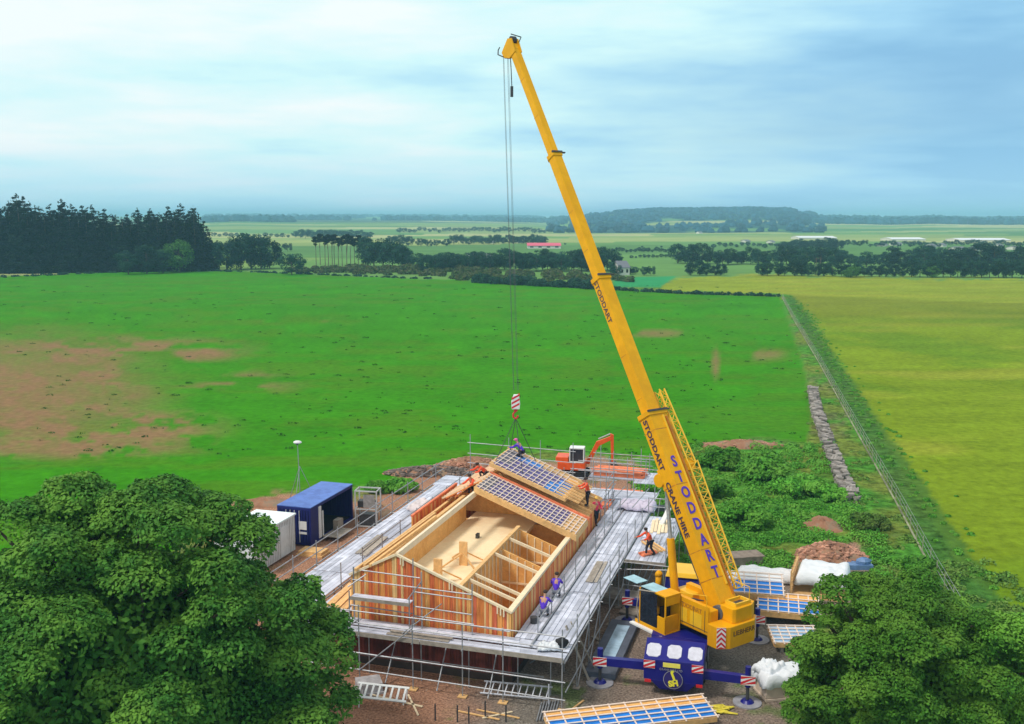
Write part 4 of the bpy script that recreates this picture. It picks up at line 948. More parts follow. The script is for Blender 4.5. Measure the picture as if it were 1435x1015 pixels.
for i in range(4): mb.box(-1.24, -1.228, -1.9+i*.72, -1.88+i*.72, 1.95, 3.0)
mb.box(-1.24, -1.228, -2.1, 1.1, 2.0, 2.02); mb.build('panel_seam', darkm, crane)
mb = MB(MS)
for i in range(6): mb.box(-1.24, -1.23, .35+i*.09, .38+i*.09, 2.15, 2.5)
mb.build('vent', darkm, crane)
MB(MS).box(.2, .95, .3, 1.5, 2.15, 2.75).build('tank', yellow2, crane, bevel=.04)
MB(MS).box(-.9, .9, 1.3, 1.7, 1.75, 2.1).build('front_crossmember', darkm, crane)
for s_ in (-1, 1):
    mb = MB(); mb.box(s_*1.1-.22, s_*1.1+.22, -3.95, -1.0, 1.3, 1.36); mb.box(s_*1.1-.22, s_*1.1+.22, .6, 3.2, 1.52, 1.56); mb.build('mudguard', darkm, crane)
    MB().box(s_*1.05-.2, s_*1.05+.2, -.6, .4, .75, 1.14).build('fuel_tank', steel, crane, bevel=.04)
MB().box(-.9, -.3, -4.0, -3.3, 1.56, 1.9).box(.2, .9, -3.9, -3.2, 1.56, 1.8).build('deck_box', purple, crane, bevel=.03)
# operator cab
mb = MB(MS)
X0, X1, Y0, Y1, Z0, Z1 = -2.25, -1.25, -.35, 1.75, 1.45, 3.4
mb.box(X0, X1, Y0, Y1, Z0, Z0+.1); mb.box(X0, X0+.06, Y0, Y0+.55, Z0+.1, Z0+.85); mb.box(X0, X0+.06, Y0+.55, Y1, Z0+.1, Z0+.2)
for (x, y) in ((X0, Y0), (X1-.07, Y0), (X0, Y1-.35), (X1-.07, Y1-.35)): mb.box(x, x+.07, y, y+.07, Z0+.1, Z1-.08)
mb.box(X0, X1, Y0+.08, Y0+.12, Z0+.1, Z0+.9); mb.box(X0+.08, X1, Y0+.0, Y0+.1, Z1-.5, Z1-.1); mb.box(X1-.05, X1, Y0, Y1-.3, Z0+.1, Z1-.1)
mb.box(X0+.0, X1, Y0, Y0+.75, Z1-.08, Z1)
mb.build('operator_cab', yellow, crane, bevel=.015)
mb = MB(MS); mb.box(X0+.1, X1-.1, Y0+.75, Y1-.3, Z1-.07, Z1-.03); mb.build('cab_roof_window', glassr, crane)
MB(MS).box(X0+.02, X1-.3, Y1-.1, Y1+.9, Z1+.02, Z1+.05).build('sun_visor', glassr, crane)
mb = MB(MS); mb.box(X0+.015, X0+.03, Y0+.6, Y1-.32, Z0+.2, Z1-.1); mb.hexa([(X0+.05, Y1-.34, Z0+.15), (X1-.05, Y1-.34, Z0+.15), (X1-.05, Y1-.3, Z0+.15), (X0+.05, Y1-.3, Z0+.15), (X0+.05, Y1-.3, Z1-.1), (X1-.05, Y1-.3, Z1-.1), (X1-.05, Y1-.26, Z1-.1), (X0+.05, Y1-.26, Z1-.1)]); mb.build('cab_window', glassd, crane)
MB(MS).box(X0+.25, X1-.15, .3, .8, Z0+.12, Z0+.55).box(X0+.25, X1-.15, .2, .32, Z0+.5, Z0+1.2).build('seat', black, crane)
MB(MS).path([(X0-.03, Y1-.3, Z0+.1), (X0-.03, Y1-.15, Z0+.9), (X0-.03, Y1-.3, Z1-.2), (X0-.03, Y0+.7, Z1+.03)], .03).build('door_frame', timberg, crane)
MB(MS).box(X0-.22, X0, -.3, 1.9, Z0-.05, Z0+.03).build('cab_step', white, crane)
# boom axes
MC = Matrix.Rotation(-CY, 4, 'Z') @ Matrix.Translation(-S)        # world to carrier
foot = MS @ Vector((.25, -1.55, 2.85)); tip = MC @ T3
ay = (tip-foot).normalized(); LB = (tip-foot).length; ax = (MS.to_3x3() @ Vector((1, 0, 0))).normalized(); az = ax.cross(ay)
MBm = Matrix((ax, ay, az)).transposed().to_4x4(); MBm.translation = foot
MW = crane.matrix_basis if False else (Matrix.Translation(S) @ Matrix.Rotation(CY, 4, 'Z'))
def solve(pyt):                                     # distance along the boom that shows at picture row
    lo, hi = 0, LB
    for _ in range(40):
        m_ = (lo+hi)/2
        if Q(MW @ (MBm @ Vector((0, m_, 0))))[1] > pyt: lo = m_
        else: hi = m_
    return lo
s1, s2, s3 = solve(580), solve(390), solve(218)
def sect(name, a, b, w_, h_, m=yellow, zc=0.):
    c = h_*.22; mb = MB(MBm)
    prof_ = [(-w_/2, -h_/2+c), (-w_/2+c, -h_/2), (w_/2-c, -h_/2), (w_/2, -h_/2+c), (w_/2, h_/2), (-w_/2, h_/2)]
    mb.prism([(x, a, z+zc) for x, z in prof_], (0, b-a, 0)); return mb.build(name, m, crane, bevel=.015)
W1, H1 = 1.12, 1.04
bs = sect('boom_base', -.35, s1, W1, H1)
sect('boom_section', s1, s2, .74, .80); sect('boom_section', s2, s3, .56, .66); sect('boom_section', s3, LB, .44, .54)
for s, w_, h_ in ((s1, W1+.12, H1+.12), (s2, .84, .92), (s3, .66, .76)):
    cl_ = sect('boom_collar', s-.22, s+.02, w_, h_, yellow)
    MB(MBm).box(-w_/2-.02, w_/2+.02, s-.06, s+.04, h_/2-.04, h_/2+.05).box(w_/2, w_/2+.25, s-.05, s, h_/2-.1, h_/2).build('collar_stop', darkm, cl_)
# lettering on the base section
nrm_left = frame((-W1/2-.012, 0, 0), (0, -1, 0), (0, 0, 1))
def on_left(y, z, w=W1): return MBm @ frame((-w/2-.012, y, z), (0, -1, 0), (0, 0, 1))
dk = mat('dark_lettering', (.06, .03, .06), .5, .1)
text('lettering', 'STODDART', .42, on_left(s1-1.65, .02), dk, crane, .008, .012, 1.2)
text('lettering', 'CRANE HIRE', .42, on_left(s1-5.0, .0), dk, crane, .008, .012, 1.2)
letters = [text('lettering', ch_, .78, MBm @ frame((-.12, s1-2.75-i*.80, H1/2+.012), (1, 0, 0), (0, 1, 0)), navy, crane, .01, .02, .85) for i, ch_ in enumerate('STODDART')]
joinm(letters, 'lettering')
text('lettering', 'STODDART', .42, on_left(s2-1.4, .0, .72), dk, crane, .008, .008, 1.1)
MB(MBm).box(.22, .3, s1-9., s1-.3, H1/2+.0, H1/2+.06).build('cable_guide', yellow2, crane)
# small stowage brackets and cable reel on the base
MB(MBm).box(W1/2-.18, W1/2-.1, .3, s1-.4, H1/2, H1/2+.1).build('hose_tray', mat('hose_tray', (.45, .16, .01), .5, .2), crane)
# rounded ram bracket and derricking ram
yb_ = s1-3.3
MB(MBm).tube((-.5, yb_, -H1/2-.1), (.5, yb_, -H1/2-.1), .34, 18).box(-.42, .42, yb_-.6, yb_+.5, -H1/2-.05, -H1/2+.2).build('ram_bracket', yellow, crane, bevel=.01)
rb = MS @ Vector((0, 1.25, 2.1)); rt = MBm @ Vector((0, yb_, -H1/2-.1)); rm = rb.lerp(rt, .52)
MB().tube(rb, rm, .2, 16).build('ram_barrel', yellow, crane, smooth=False)
MB().tube(rm, rt, .10, 12).build('ram_rod', steel, crane)
# boom head
hd = MB(MBm); hd.prism([(-.26, LB-.3, .32), (-.26, LB+.55, .4), (-.26, LB+.75, .1), (-.26, LB+.45, -.75), (-.26, LB+.1, -.75), (-.26, LB-.3, -.3)], (.08, 0, 0)); hd.prism([(.18, LB-.3, .32), (.18, LB+.55, .4), (.18, LB+.75, .1), (.18, LB+.45, -.75), (.18, LB+.1, -.75), (.18, LB-.3, -.3)], (.08, 0, 0)); hd.box(-.18, .18, LB-.05, LB+.3, -.28, .28); hd.build('boom_head', yellow, crane)
MB(MBm).tube((-.15, LB+.25, -.62), (.15, LB+.25, -.62), .24, 16).build('sheave', mat('sheave_red', (.55, .18, .08), .5, .2), crane)
MB(MBm).tube((-.15, LB+.6, .22), (.15, LB+.6, .22), .2, 16).build('sheave', darkm, crane)
MB(MBm).path([(.2, LB+.3, .4), (.3, LB+.5, .62), (-.3, LB+.7, .55)], .03).path([(-.3, LB+.1, -.7), (-.35, LB+.5, -1.0), (-.3, LB+.75, -.9), (-.28, LB+.8, -.72)], .035).build('head_guard', darkm, crane)
# lattice jib folded along the right side of the base
def lat(name, a, b, xc, zc, w0, w1, h0, h1, n):
    mb = MB(MBm); C = lambda t, i: (xc+(w0+(w1-w0)*t)/2*(-1, 1, 1, -1)[i], a+(b-a)*t, zc+(h0+(h1-h0)*t)/2*(-1, -1, 1, 1)[i])
    for i in range(4): mb.tube(C(0, i), C(1, i), .04, 6)
    for k in range(n):
        t, t2 = k/n, (k+1)/n
        for i in range(4):
            j = (i+1) % 4; mb.tube(C(t, i), C(t2, j), .022, 4, cap=False) if k % 2 == 0 else mb.tube(C(t, j), C(t2, i), .022, 4, cap=False)
            mb.tube(C(t, i), C(t, j), .022, 4, cap=False)
    return mb.build(name, yellow2, crane)
lat('lattice_jib', .5, s1-2.9, W1/2+.48, .2, .46, .62, .5, .75, 16)
lat('jib_extension', s1-3.0, s1+1.1, W1/2+.42, .2, .5, .34, .7, .4, 9)
MB(MBm).box(W1/2, W1/2+.6, s1-3.3, s1-2.7, .0, .5).box(W1/2, W1/2+.4, 2.6, 3., -.1, .3).build('jib_bracket', yellow, crane)
# hydraulic hoses and seams on the boom
for k_, xo in ((0, -.3), (1, -.18)): MB(MBm).path([(xo, .2, -H1/2-.02), (xo, 3, -H1/2-.12), (xo, 6, -H1/2-.03)], .03).build('hose', darkm, crane)
grime = mat('grime_yellow', (.52, .20, .01), .6, .3, 3)
for yy, ww in ((s1-1.0, .04), (s1-3.9, .05), (s1-7.2, .04), (1.2, .05)): MB(MBm).box(-W1/2-.006, -W1/2-.001, yy, yy+ww, -.36, .5).box(-W1/2+.02, W1/2-.2, yy, yy+ww, H1/2+.001, H1/2+.005).build('weld_seam', grime, crane)
for a_, w_ in ((s1+.8, .74), (s1+3.2, .74), (s2+1.6, .56), (s2+4., .56), (s3+2.5, .44), (s3+5., .44)): MB(MBm).box(-w_/2-.004, -w_/2-.001, a_, a_+.03, -.2, .25).build('weld_seam', grime, crane)
# hoist rope, hook block, slings
hook_w = Vector((.22, 59.1, 9.85)); tipw = MW @ (MBm @ Vector((0, LB+.25, -.84)))
mb = MB()
for dx, dy in ((-.14, 0), (.10, .05), (.16, -.05), (-.1, .1)): mb.tube(MC @ (tipw+Vector((dx, dy, 0))), MC @ (hook_w+Vector((dx, dy, .9))), .010, 5, cap=False)
mb.build('hoist_rope', rope_m, crane)
mb = MB(); p1 = MC @ (tipw+Vector((.28, 0, -.05))); mb.path([p1, p1+Vector((.04, 0, -.7)), p1+Vector((.08, 0, -1.6))], .03); mb.tube(p1+Vector((.08, 0, -1.6)), p1+Vector((.08, 0, -2.2)), .09, 8); mb.build('limit_weight', darkm, crane)
hk = empty('hook_block', hook_w, 0, 'red and white striped crane hook block above the hoisted roof cassette', 'hook block')
mb = MB(); mb.prism([(-.24, -.16, -.25), (.24, -.16, -.25), (.27, -.16, .1), (.2, -.16, .62), (-.12, -.16, .62), (-.26, -.16, .2)], (0, .32, 0)); mb.build('block_body', white, hk, bevel=.03)
mb = MB()
for i in range(3):
    z = -.22+i*.27; mb.add([(-.235, -.166, z), (.235, -.166, z+.26), (.235, -.166, z+.38), (-.235, -.166, z+.12)], [(0, 1, 2, 3)]); mb.add([(-.235, .166, z), (.235, .166, z+.26), (.235, .166, z+.38), (-.235, .166, z+.12)], [(0, 1, 2, 3)])
mb.build('stripes', redp, hk)
MB().tube((0, 0, -.25), (0, 0, -.4), .12, 10).path([(0, 0, -.4), (-.15, 0, -.55), (-.14, 0, -.75), (0, 0, -.85), (.13, 0, -.75), (.12, 0, -.64)], .055, 8).build('hook', redp, hk)
sl = empty('lifting_sling', hook_w+Vector((0, 0, -.8)), 0, 'chain slings from the crane hook to the hoisted roof cassette', 'sling')
for u, v in ((RU+.1, 14.6), (RU+.1, 17.6), (RU+1.8, 14.6), (RU+1.8, 17.6)):
    e = HL(u, v, slope(u, .66)); MB().tube((0, 0, 0), e-sl.location, .022, 5).build('chain', darkm, sl)
# ------------------------------------------------------------ people
def skin_fig(name, J, E_, m, parent, root=0, sub=1):
    me = bpy.data.meshes.new(name); keys = list(J); ix = {k: i for i, k in enumerate(keys)}
    me.from_pydata([J[k][0] for k in keys], [(ix[a], ix[b]) for a, b in E_], []); me.materials.append(m)
    o = link(bpy.data.objects.new(name, me), parent); md = o.modifiers.new('skin', 'SKIN'); md.use_smooth_shade = True
    sv = me.skin_vertices[0].data
    for k in keys: r = J[k][1]; sv[ix[k]].radius = (r, r) if isinstance(r, (int, float)) else r
    for s in sv: s.use_root = False
    sv[root].use_root = True
    if sub: s = o.modifiers.new('sub', 'SUBSURF'); s.levels = s.render_levels = sub
    return o
def person(loc, rz, label, top=hivis_o, hat=None, pose='stand', legs=trous, lean=0., arms=((.1, .15), (.1, .15)), group=None):
    r = empty('person', loc, rz, label, 'person', group); V = Vector
    if pose == 'stand': hip, kneeL, kneeR, anL, anR = .92, V((.10, .05, .49)), V((-.10, .02, .49)), V((.12, -.03, .08)), V((-.12, .03, .08))
    elif pose == 'walk': hip, kneeL, kneeR, anL, anR = .90, V((.09, .18, .50)), V((-.09, .03, .48)), V((.09, .22, .08)), V((-.09, -.26, .12))
    else: hip, kneeL, kneeR, anL, anR = .42, V((.14, .34, .40)), V((-.14, .30, .10)), V((.14, .22, .08)), V((-.14, -.12, .08))
    P0 = V((0, 0, hip)); up = V((0, math.sin(lean), math.cos(lean)))
    wst = P0+up*.16; ch = P0+up*.38; nk = P0+up*.56; hd = nk+up*.10; crown_ = nk+up*.26
    J = {'hip': (P0, .125), 'waist': (wst, .115), 'chest': (ch, (.16, .12)), 'neck': (nk, .055), 'chin': (hd, .07), 'head': (nk+up*.19, .095), 'crown': (nk+up*.255, .07)}
    Eg = [('hip', 'waist'), ('waist', 'chest'), ('chest', 'neck'), ('neck', 'chin'), ('chin', 'head'), ('head', 'crown')]
    for s, kn, an, sd in ((1, kneeL, anL, 'l'), (-1, kneeR, anR, 'r')):
        J['thigh'+sd] = (P0+V((s*.10, 0, -.06)), .095); J['knee'+sd] = (kn, .06); J['ankle'+sd] = (an, .042); J['toe'+sd] = (an+V((0, .17, -.04)), .035)
        Eg += [('hip', 'thigh'+sd), ('thigh'+sd, 'knee'+sd), ('knee'+sd, 'ankle'+sd), ('ankle'+sd, 'toe'+sd)]
    hands = []
    for s, sd, (fw_, out_) in ((1, 'l', arms[0]), (-1, 'r', arms[1])):
        sh = P0+up*.49+V((s*.18, 0, 0)); el = sh+V((s*(.06+out_*.4), fw_*.5, -.27+abs(fw_)*.1)); wr = el+V((-s*.03+s*out_*.3, .08+fw_, -.22+max(0, fw_)*.35)).normalized()*.24
        hnd = wr+(wr-el).normalized()*.09
        J['sh'+sd] = (sh, .06); J['el'+sd] = (el, .043); J['wr'+sd] = (wr, .030); J['hand'+sd] = (hnd, (.04, .022)); Eg += [('chest', 'sh'+sd), ('sh'+sd, 'el'+sd), ('el'+sd, 'wr'+sd), ('wr'+sd, 'hand'+sd)]
        hands.append((wr, hnd, s))
    skin_fig('body', J, Eg, skin, r)
    mb = MB()                                        # five fingers a hand, slightly curled
    for wr, hnd, s in hands:
        d = (hnd-wr).normalized(); sd_ = d.orthogonal().normalized(); nn = d.cross(sd_)
        for i, ln in enumerate((.060, .075, .080, .070)):
            b0 = hnd+sd_*(i-1.5)*.019; mid = b0+d*ln*.6; mb.tube(b0-d*.02, mid, .009, 6, 0, .008); mb.tube(mid, mid+(d*.7+nn*.6)*ln*.5, .008, 6, 0, .006)
        b0 = wr.lerp(hnd, .5)+sd_*.03; mb.tube(b0, b0+(d*.6+sd_*.8)*.055, .011, 6, 0, .008)
    mb.build('fingers', skin, r, smooth=True)
    fwd = V((0, math.cos(lean), -math.sin(lean)))    # face
    hc = nk+up*.18; mb = MB(); mb.tube(hc+fwd*.085-up*.005, hc+fwd*.125-up*.025, .014, 6, 0, .012); mb.build('nose', skin, r)
    mb = MB()
    for s in (-1, 1): mb.blob(hc+fwd*.088+V((s*.032, 0, 0))+up*.015, .012, .01, .009, 0, 1, 0)
    mb.box(-.022, .022, hc.y+fwd.y*.098, hc.y+fwd.y*.10, hc.z-.062, hc.z-.055); mb.build('eyes_and_mouth', hairm, r)
    # clothes over the body
    Jt = {k: (J[k][0], ((J[k][1][0]+.018, J[k][1][1]+.018) if isinstance(J[k][1], tuple) else J[k][1]+.02)) for k in ('waist', 'chest', 'shl', 'shr', 'ell', 'elr', 'wrl', 'wrr')}
    Jt['hem'] = (P0-up*.04, .15); Jt['collar'] = (nk-up*.03, .075)
    skin_fig('jacket', Jt, [('hem', 'waist'), ('waist', 'chest'), ('chest', 'collar'), ('chest', 'shl'), ('chest', 'shr'), ('shl', 'ell'), ('shr', 'elr'), ('ell', 'wrl'), ('elr', 'wrr')], top, r, 0)
    Jp = {k: (J[k][0], J[k][1]+.018) for k in ('hip', 'thighl', 'thighr', 'kneel', 'kneer', 'anklel', 'ankler')}
    skin_fig('trousers', Jp, [('hip', 'thighl'), ('hip', 'thighr'), ('thighl', 'kneel'), ('thighr', 'kneer'), ('kneel', 'anklel'), ('kneer', 'ankler')], legs, r, 0)
    for an in (anL, anR): MB().blob(an+V((0, .07, -.03)), .055, .14, .055, 0, 2, .03).build('boot', black, r, smooth=True)
    mb = MB(); mb.blob(nk+up*.235, .115, .13, .085, 0, 3, 0, 12, 6)
    if hat: mb.box(-.09, .09, .06+(nk+up*.2).y, .18+(nk+up*.2).y, (nk+up*.2).z+.0, (nk+up*.2).z+.015)
    mb.build('helmet' if hat else 'hair', hat or hairm, r, smooth=True); return r
def PH(px, py, z): return P(px, py, z)
person(PH(835, 735, DK), R(200), 'person in a pink hi-vis jacket and yellow helmet walking on the right scaffold deck', hivis_p, mat('yellow_helmet', (.85, .5, .1), .4, .05), 'walk')
person(PH(911, 779, DK), R(120), 'person in an orange hi-vis suit bending over boards on the far right platform', hivis_o, None, 'walk', lean=.45, arms=((.6, .1), (.5, .1)))
person(PH(779, 838, DK), R(-10), 'person in violet blue clothes crouching on the right deck, the farther of two', workblue, None, 'crouch', mat('grey_trousers', (.18, .19, .24), .8, .2), lean=.35, arms=((.4, .05), (.3, .05)))
person(PH(761, 865, DK), R(-20), 'person in violet blue clothes crouching on the right deck, the nearer of two', workblue, None, 'crouch', bpy.data.materials['grey_trousers'], lean=.45, arms=((.4, .05), (.4, .05)))
person(HL(1.6, 13.0, RZ-.6), R(140), 'person in an orange hi-vis jacket crouching at the left end of the fixed roof strip', hivis_o, None, 'crouch', lean=.5, arms=((.5, .1), (.5, .1)))
person(HL(2.0, 14.0, RZ+.02), R(120), 'person in orange hi-vis leaning over the left roof slope behind the ridge', hivis_o, hairm, 'crouch', lean=.8, arms=((.6, .2), (.6, .1)))
person(HL(7.75, 16.2, ER+.35), R(100), 'person in a red hi-vis jacket standing at the right end of the hanging cassette', hivis_o, hairm, 'stand', lean=.15, arms=((.5, .1), (.6, .1)))
person(HL(3.3, 17.3, slope(3.3, .62)+.05), R(60), 'person in violet clothes crouching on the blue membrane of the hanging cassette', workblue, mat('pink_helmet', (.75, .1, .4), .4, .05), 'crouch', lean=.6, arms=((.5, .1), (.5, .1)))
# ------------------------------------------------------------ excavator
ex = empty('excavator', G(806, 668), R(-10), 'orange tracked excavator with a white cab digging behind the house', 'excavator')
for s in (-1, 1):
    mb = MB(); pr = [(-1.5, .35), (-1.3, .08), (1.3, .08), (1.5, .35), (1.3, .72), (-1.3, .72)]; mb.prism([(x, s*.95-.22, z) for x, z in pr], (0, .44, 0)); mb.build('track', black, ex, bevel=.04)
MB().box(-1.7, 1.1, -1.05, 1.05, .85, 1.6).box(-1.9, -.6, -1.0, 1.0, 1.6, 2.1).tube((0, 0, .6), (0, 0, .9), .5, 16).build('body', orange, ex, bevel=.06)
mb = MB()
for x in (-.45, .95):
    for y in (-1.02, .0): mb.box(x-.05, x+.05, y-.05, y+.05, 1.6, 3.0)
mb.box(-.5, 1.0, -1.07, .05, 2.95, 3.08); mb.box(-.5, 1.0, -1.07, .05, 1.6, 1.75); mb.build('cab', white, ex, bevel=.02)
MB().box(-.44, .94, -1.03, .02, 1.76, 2.94).build('cab_glass', glassd, ex)
mb = MB(); mb.prism([(1.0, .2, 1.3), (1.4, .2, 1.2), (2.4, .2, 3.1), (3.7, .2, 3.75), (3.6, .2, 4.1), (2.1, .2, 3.5)], (0, .32, 0)); mb.build('boom', orange, ex, bevel=.03)
mb = MB(); mb.prism([(3.5, .24, 4.35), (3.85, .24, 4.2), (3.9, .24, 1.5), (3.65, .24, 1.5)], (0, .26, 0)); mb.build('arm', orange, ex, bevel=.02)
MB().tube((2.3, .36, 3.75), (3.5, .36, 4.3), .07, 8).tube((1.3, .36, 1.7), (2.5, .36, 3.3), .07, 8).build('ram', steel, ex)
mb = MB(); mb.prism([(3.5, -.15, 1.6), (4.1, -.15, 1.5), (4.35, -.15, .9), (4.0, -.15, .4), (3.5, -.15, .5), (3.75, -.15, 1.0)], (0, 1.0, 0)); mb.build('bucket', darkm, ex, bevel=.02)
ex.scale = (.8, .8, .84)
# ------------------------------------------------------------ heaps
def heap(name, px, py, rx, ry, h, n, size, m, base_m, label, cat, seed, rot=0):
    g = random.Random(seed); c = G(px, py); r = empty(name, c, rot, label, cat); mb = MB(); N = 22; vs = [(0, 0, h)]; fs = []
    for k in range(1, 7):
        for i in range(N):
            a = 2*PI*i/N; q = k/6*(1+g.uniform(-.12, .12)); vs.append((rx*q*math.cos(a), ry*q*math.sin(a), h*(1-(k/6)**1.6)*(1+g.uniform(-.3, .3))-(.06 if k == 6 else 0)))
    for i in range(N): fs.append((0, 1+i, 1+(i+1) % N))
    for k in range(5):
        for i in range(N): fs.append((1+k*N+i, 1+(k+1)*N+i, 1+(k+1)*N+(i+1) % N, 1+k*N+(i+1) % N))
    mb.add(vs, fs); mb.build('earth', base_m, r, smooth=True)
    if n:
        mb = MB()
        for i in range(n):
            a = g.uniform(0, 2*PI); q = math.sqrt(g.random())*.95; s = size*g.uniform(.5, 1.4); z = h*(1-q**1.6)
            mb.M = Matrix.Translation((rx*q*math.cos(a), ry*q*math.sin(a), z+.04)) @ Matrix.Rotation(g.uniform(0, 6), 4, 'Z') @ Matrix.Rotation(g.uniform(-.6, .6), 4, 'X')
            mb.box(-s, s, -s*.6, s*.6, -s*.35, s*.35)
        o = mb.build('stones', m, r); o['kind'] = 'stuff'
    return r
heap('rubble_heap', 1165, 782, 2.3, 1.9, .9, 420, .13, rubbler, soilm, 'heap of broken reddish rubble behind the white sheeted stack', 'rubble heap', 1)
heap('soil_heap', 1152, 738, 1.6, 1.5, .6, 0, .1, rubbler, soilm, 'red soil heap in the grass below the end of the stone stack', 'soil heap', 2)
heap('soil_heap', 519, 722, 1.8, 1.6, .9, 0, .1, rubbler, soilm, 'brown soil heap between the blue container and the left deck', 'soil heap', 3)
heap('rubble_heap', 604, 664, 4.2, 1.4, .6, 520, .13, mat('dark_rubble', (.17, .13, .115), .9, .3, 1.5, island=.4), soilm, 'long grey rubble heap at the far site edge left of the hanging cassette', 'rubble heap', 4)
heap('rubble_heap', 660, 655, 3.2, 1.4, .8, 320, .15, rubbler, soilm, 'reddish rubble heap behind the tall rails at the back of the house', 'rubble heap', 5)
heap('soil_heap', 862, 664, 2.2, 1.6, .7, 60, .1, rubblem, soilm, 'dark soil heap beside the excavator bucket', 'soil heap', 6)
heap('soil_heap', 1040, 625, 4.2, 1.6, .5, 60, .1, rubbler, soilm, 'low bare soil bank along the field edge above the bushes', 'soil bank', 7)
heap('soil_heap', 372, 706, 3.0, 1.2, .4, 0, .1, rubbler, soilm, 'low red soil bank behind the white cabin', 'soil bank', 8)
# ------------------------------------------------------------ stone stack along the field edge
stk = empty('stone_stack', G(1165, 630), 0, 'long row of stacked grey stone slabs on pallets between the green field and the fence', 'stone stack')
g = random.Random(8); pth = [(1138, 548), (1146, 585), (1156, 612), (1166, 640), (1178, 670), (1194, 706)]; mb = MB(); nst = 0
base = G(1165, 630)
for a, b in zip(pth[:-1], pth[1:]):
    A_, B_ = G(*a), G(*b); L_ = (B_-A_).length; d = (B_-A_).normalized(); ang = math.atan2(d.y, d.x); k = int(L_/.42)
    for i in range(k):
        c = A_.lerp(B_, (i+.5)/k)-base
        for lay in range(4):
            for sd in (-1, 0, 1):
                if g.random() < (.35 if lay < 2 else .6): continue
                w_ = g.uniform(.25, .6); mb.M = Matrix.Translation(c+Vector((-d.y*sd*.32+g.uniform(-.1, .1), d.x*sd*.32+g.uniform(-.1, .1), .12+lay*.17+g.uniform(-.03, .03)))) @ Matrix.Rotation(ang+g.uniform(-.5, .5), 4, 'Z') @ Matrix.Rotation(g.uniform(-.12, .12), 4, 'X')
                mb.box(-w_*.55, w_*.55, -.22, .22, -.07, .07)
mb.M = Matrix(); o = mb.build('stones', slabm, stk); o['kind'] = 'stuff'
for (x, y) in ((1140, 552), (1170, 655), (1192, 700)):
    c = G(x, y)-base; mb = MB(Matrix.Translation(c) @ Matrix.Rotation(1.2, 4, 'Z'))
    for k in range(5): mb.box(-.6, .6, -.55+k*.24, -.4+k*.24, .8, .84)
    mb.box(-.5, .5, -.5, .5, .6, .8); mb.build('slab_pallet', slabm, stk)
# ------------------------------------------------------------ wire fence between the fields
fn = empty('wire_fence', G(1220, 640), 0, 'post and wire fence running down between the green and the yellow field', 'fence'); fb = fn.location.copy()
fp = [(1096, 416), (1112, 446), (1150, 510), (1185, 575), (1218, 634), (1262, 712), (1312, 806), (1360, 890)]
pts = []
for a, b in zip(fp[:-1], fp[1:]):
    A_, B_ = G(*a), G(*b); n_p = max(1, round((B_-A_).length/2.3)); pts += [A_.lerp(B_, i/n_p) for i in range(n_p)]
pts = pts[-98:]
for p in pts: q = p-fb; q.x += random.uniform(-.05, .05); MB().tube((q.x, q.y, q.z-.1), (q.x+random.uniform(-.04, .04), q.y, q.z+.9), .028, 6).build('post', postm, fn)
wp_ = [G(*a) for a in fp]
for h_ in (.35, .7, 1.05): MB().path([Vector((p.x-fb.x, p.y-fb.y, tz(p.x, p.y)-fb.z+h_)) for p in pts], .012, 4).build('wire', galv, fn)
mb = MB(); q0 = G(1096, 416)
MB().path([Vector((p.x-fb.x-.12, p.y-fb.y, p.z-fb.z+.05)) for p in pts], .07, 6).build('stone_kerb', stonew, fn)
# ------------------------------------------------------------ roof cassettes and stacks round the crane
battm = MATS['batten']; bluem2 = mat('pale_blue_sheet', (.32, .50, .72), .5, .1, 2)
def cassette(loc, rz, w_, l_, z, label, nx, ny, m, tilt=0., th=.3, name='roof_cassette', legs=True, gm=None):
    r = empty(name, loc, rz, label, 'roof panel'); Mx = Matrix.Translation((0, 0, z)) @ Matrix.Rotation(tilt, 4, 'X')
    mb = MB(Mx)
    for y in (0, l_): mb.box(-w_/2, w_/2, y-.04, y+.04, -th, 0)
    for i in range(nx): x = -w_/2+w_*i/(nx-1); mb.box(x-.035, x+.035, .05, l_-.05, -th, -.001)
    mb.build('frame', timber, r); MB(Mx).box(-w_/2+.04, w_/2-.04, .06, l_-.06, .002, .012).build('membrane', m, r)
    if gm: MB(Mx).box(-w_/2+.04, w_/2-.04, l_*.68, l_-.06, .014, .02).build('membrane', gm, r)
    mb = MB(Mx)
    for i in range(nx): x = -w_/2+w_*i/(nx-1); mb.box(x-.03, x+.03, -.1, l_+.1, .02, .05)
    for i in range(ny): y = l_*i/(ny-1); mb.box(-w_/2-.1, w_/2+.1, y-.03, y+.03, .053, .08)
    mb.build('battens', battm, r)
    if legs: MB().box(-w_/2+.3, -w_/2+.45, .1, l_-.1, 0, z-th).box(w_/2-.45, w_/2-.3, .1, l_-.1, 0, z-th).build('bearer', timberg, r)
    return r
c0 = P(893, 1026, .25); c0.z = 0
cassette(c0, R(13), 7.0, 1.6, .5, 'long slatted roof cassette with blue membrane lying in front of the crane rear', 11, 6, blueme, .1, .22, gm=osb)
c1 = P(1052, 842, .7); c1.z = 0; cassette(c1, R(-12), 3.4, 2.4, 1.1, 'roof cassette with blue membrane and white sheet just right of the boom foot', 6, 6, blueme, .12, .38, gm=tarpw)
c2 = P(1105, 866, .5); c2.z = 0; cassette(c2, R(-14), 3.1, 2.0, .75, 'lower roof cassette with bare battens right of the crane, beside the bright leafy tree', 7, 5, blueme, .12, .3, gm=osb)
c3 = P(1118, 908, .3); c3.z = 0; cassette(c3, R(-3), 2.2, 1.7, .5, 'small panel with pale blue sheets half hidden by the bright leafy tree', 6, 6, bluem2, .1, .2)
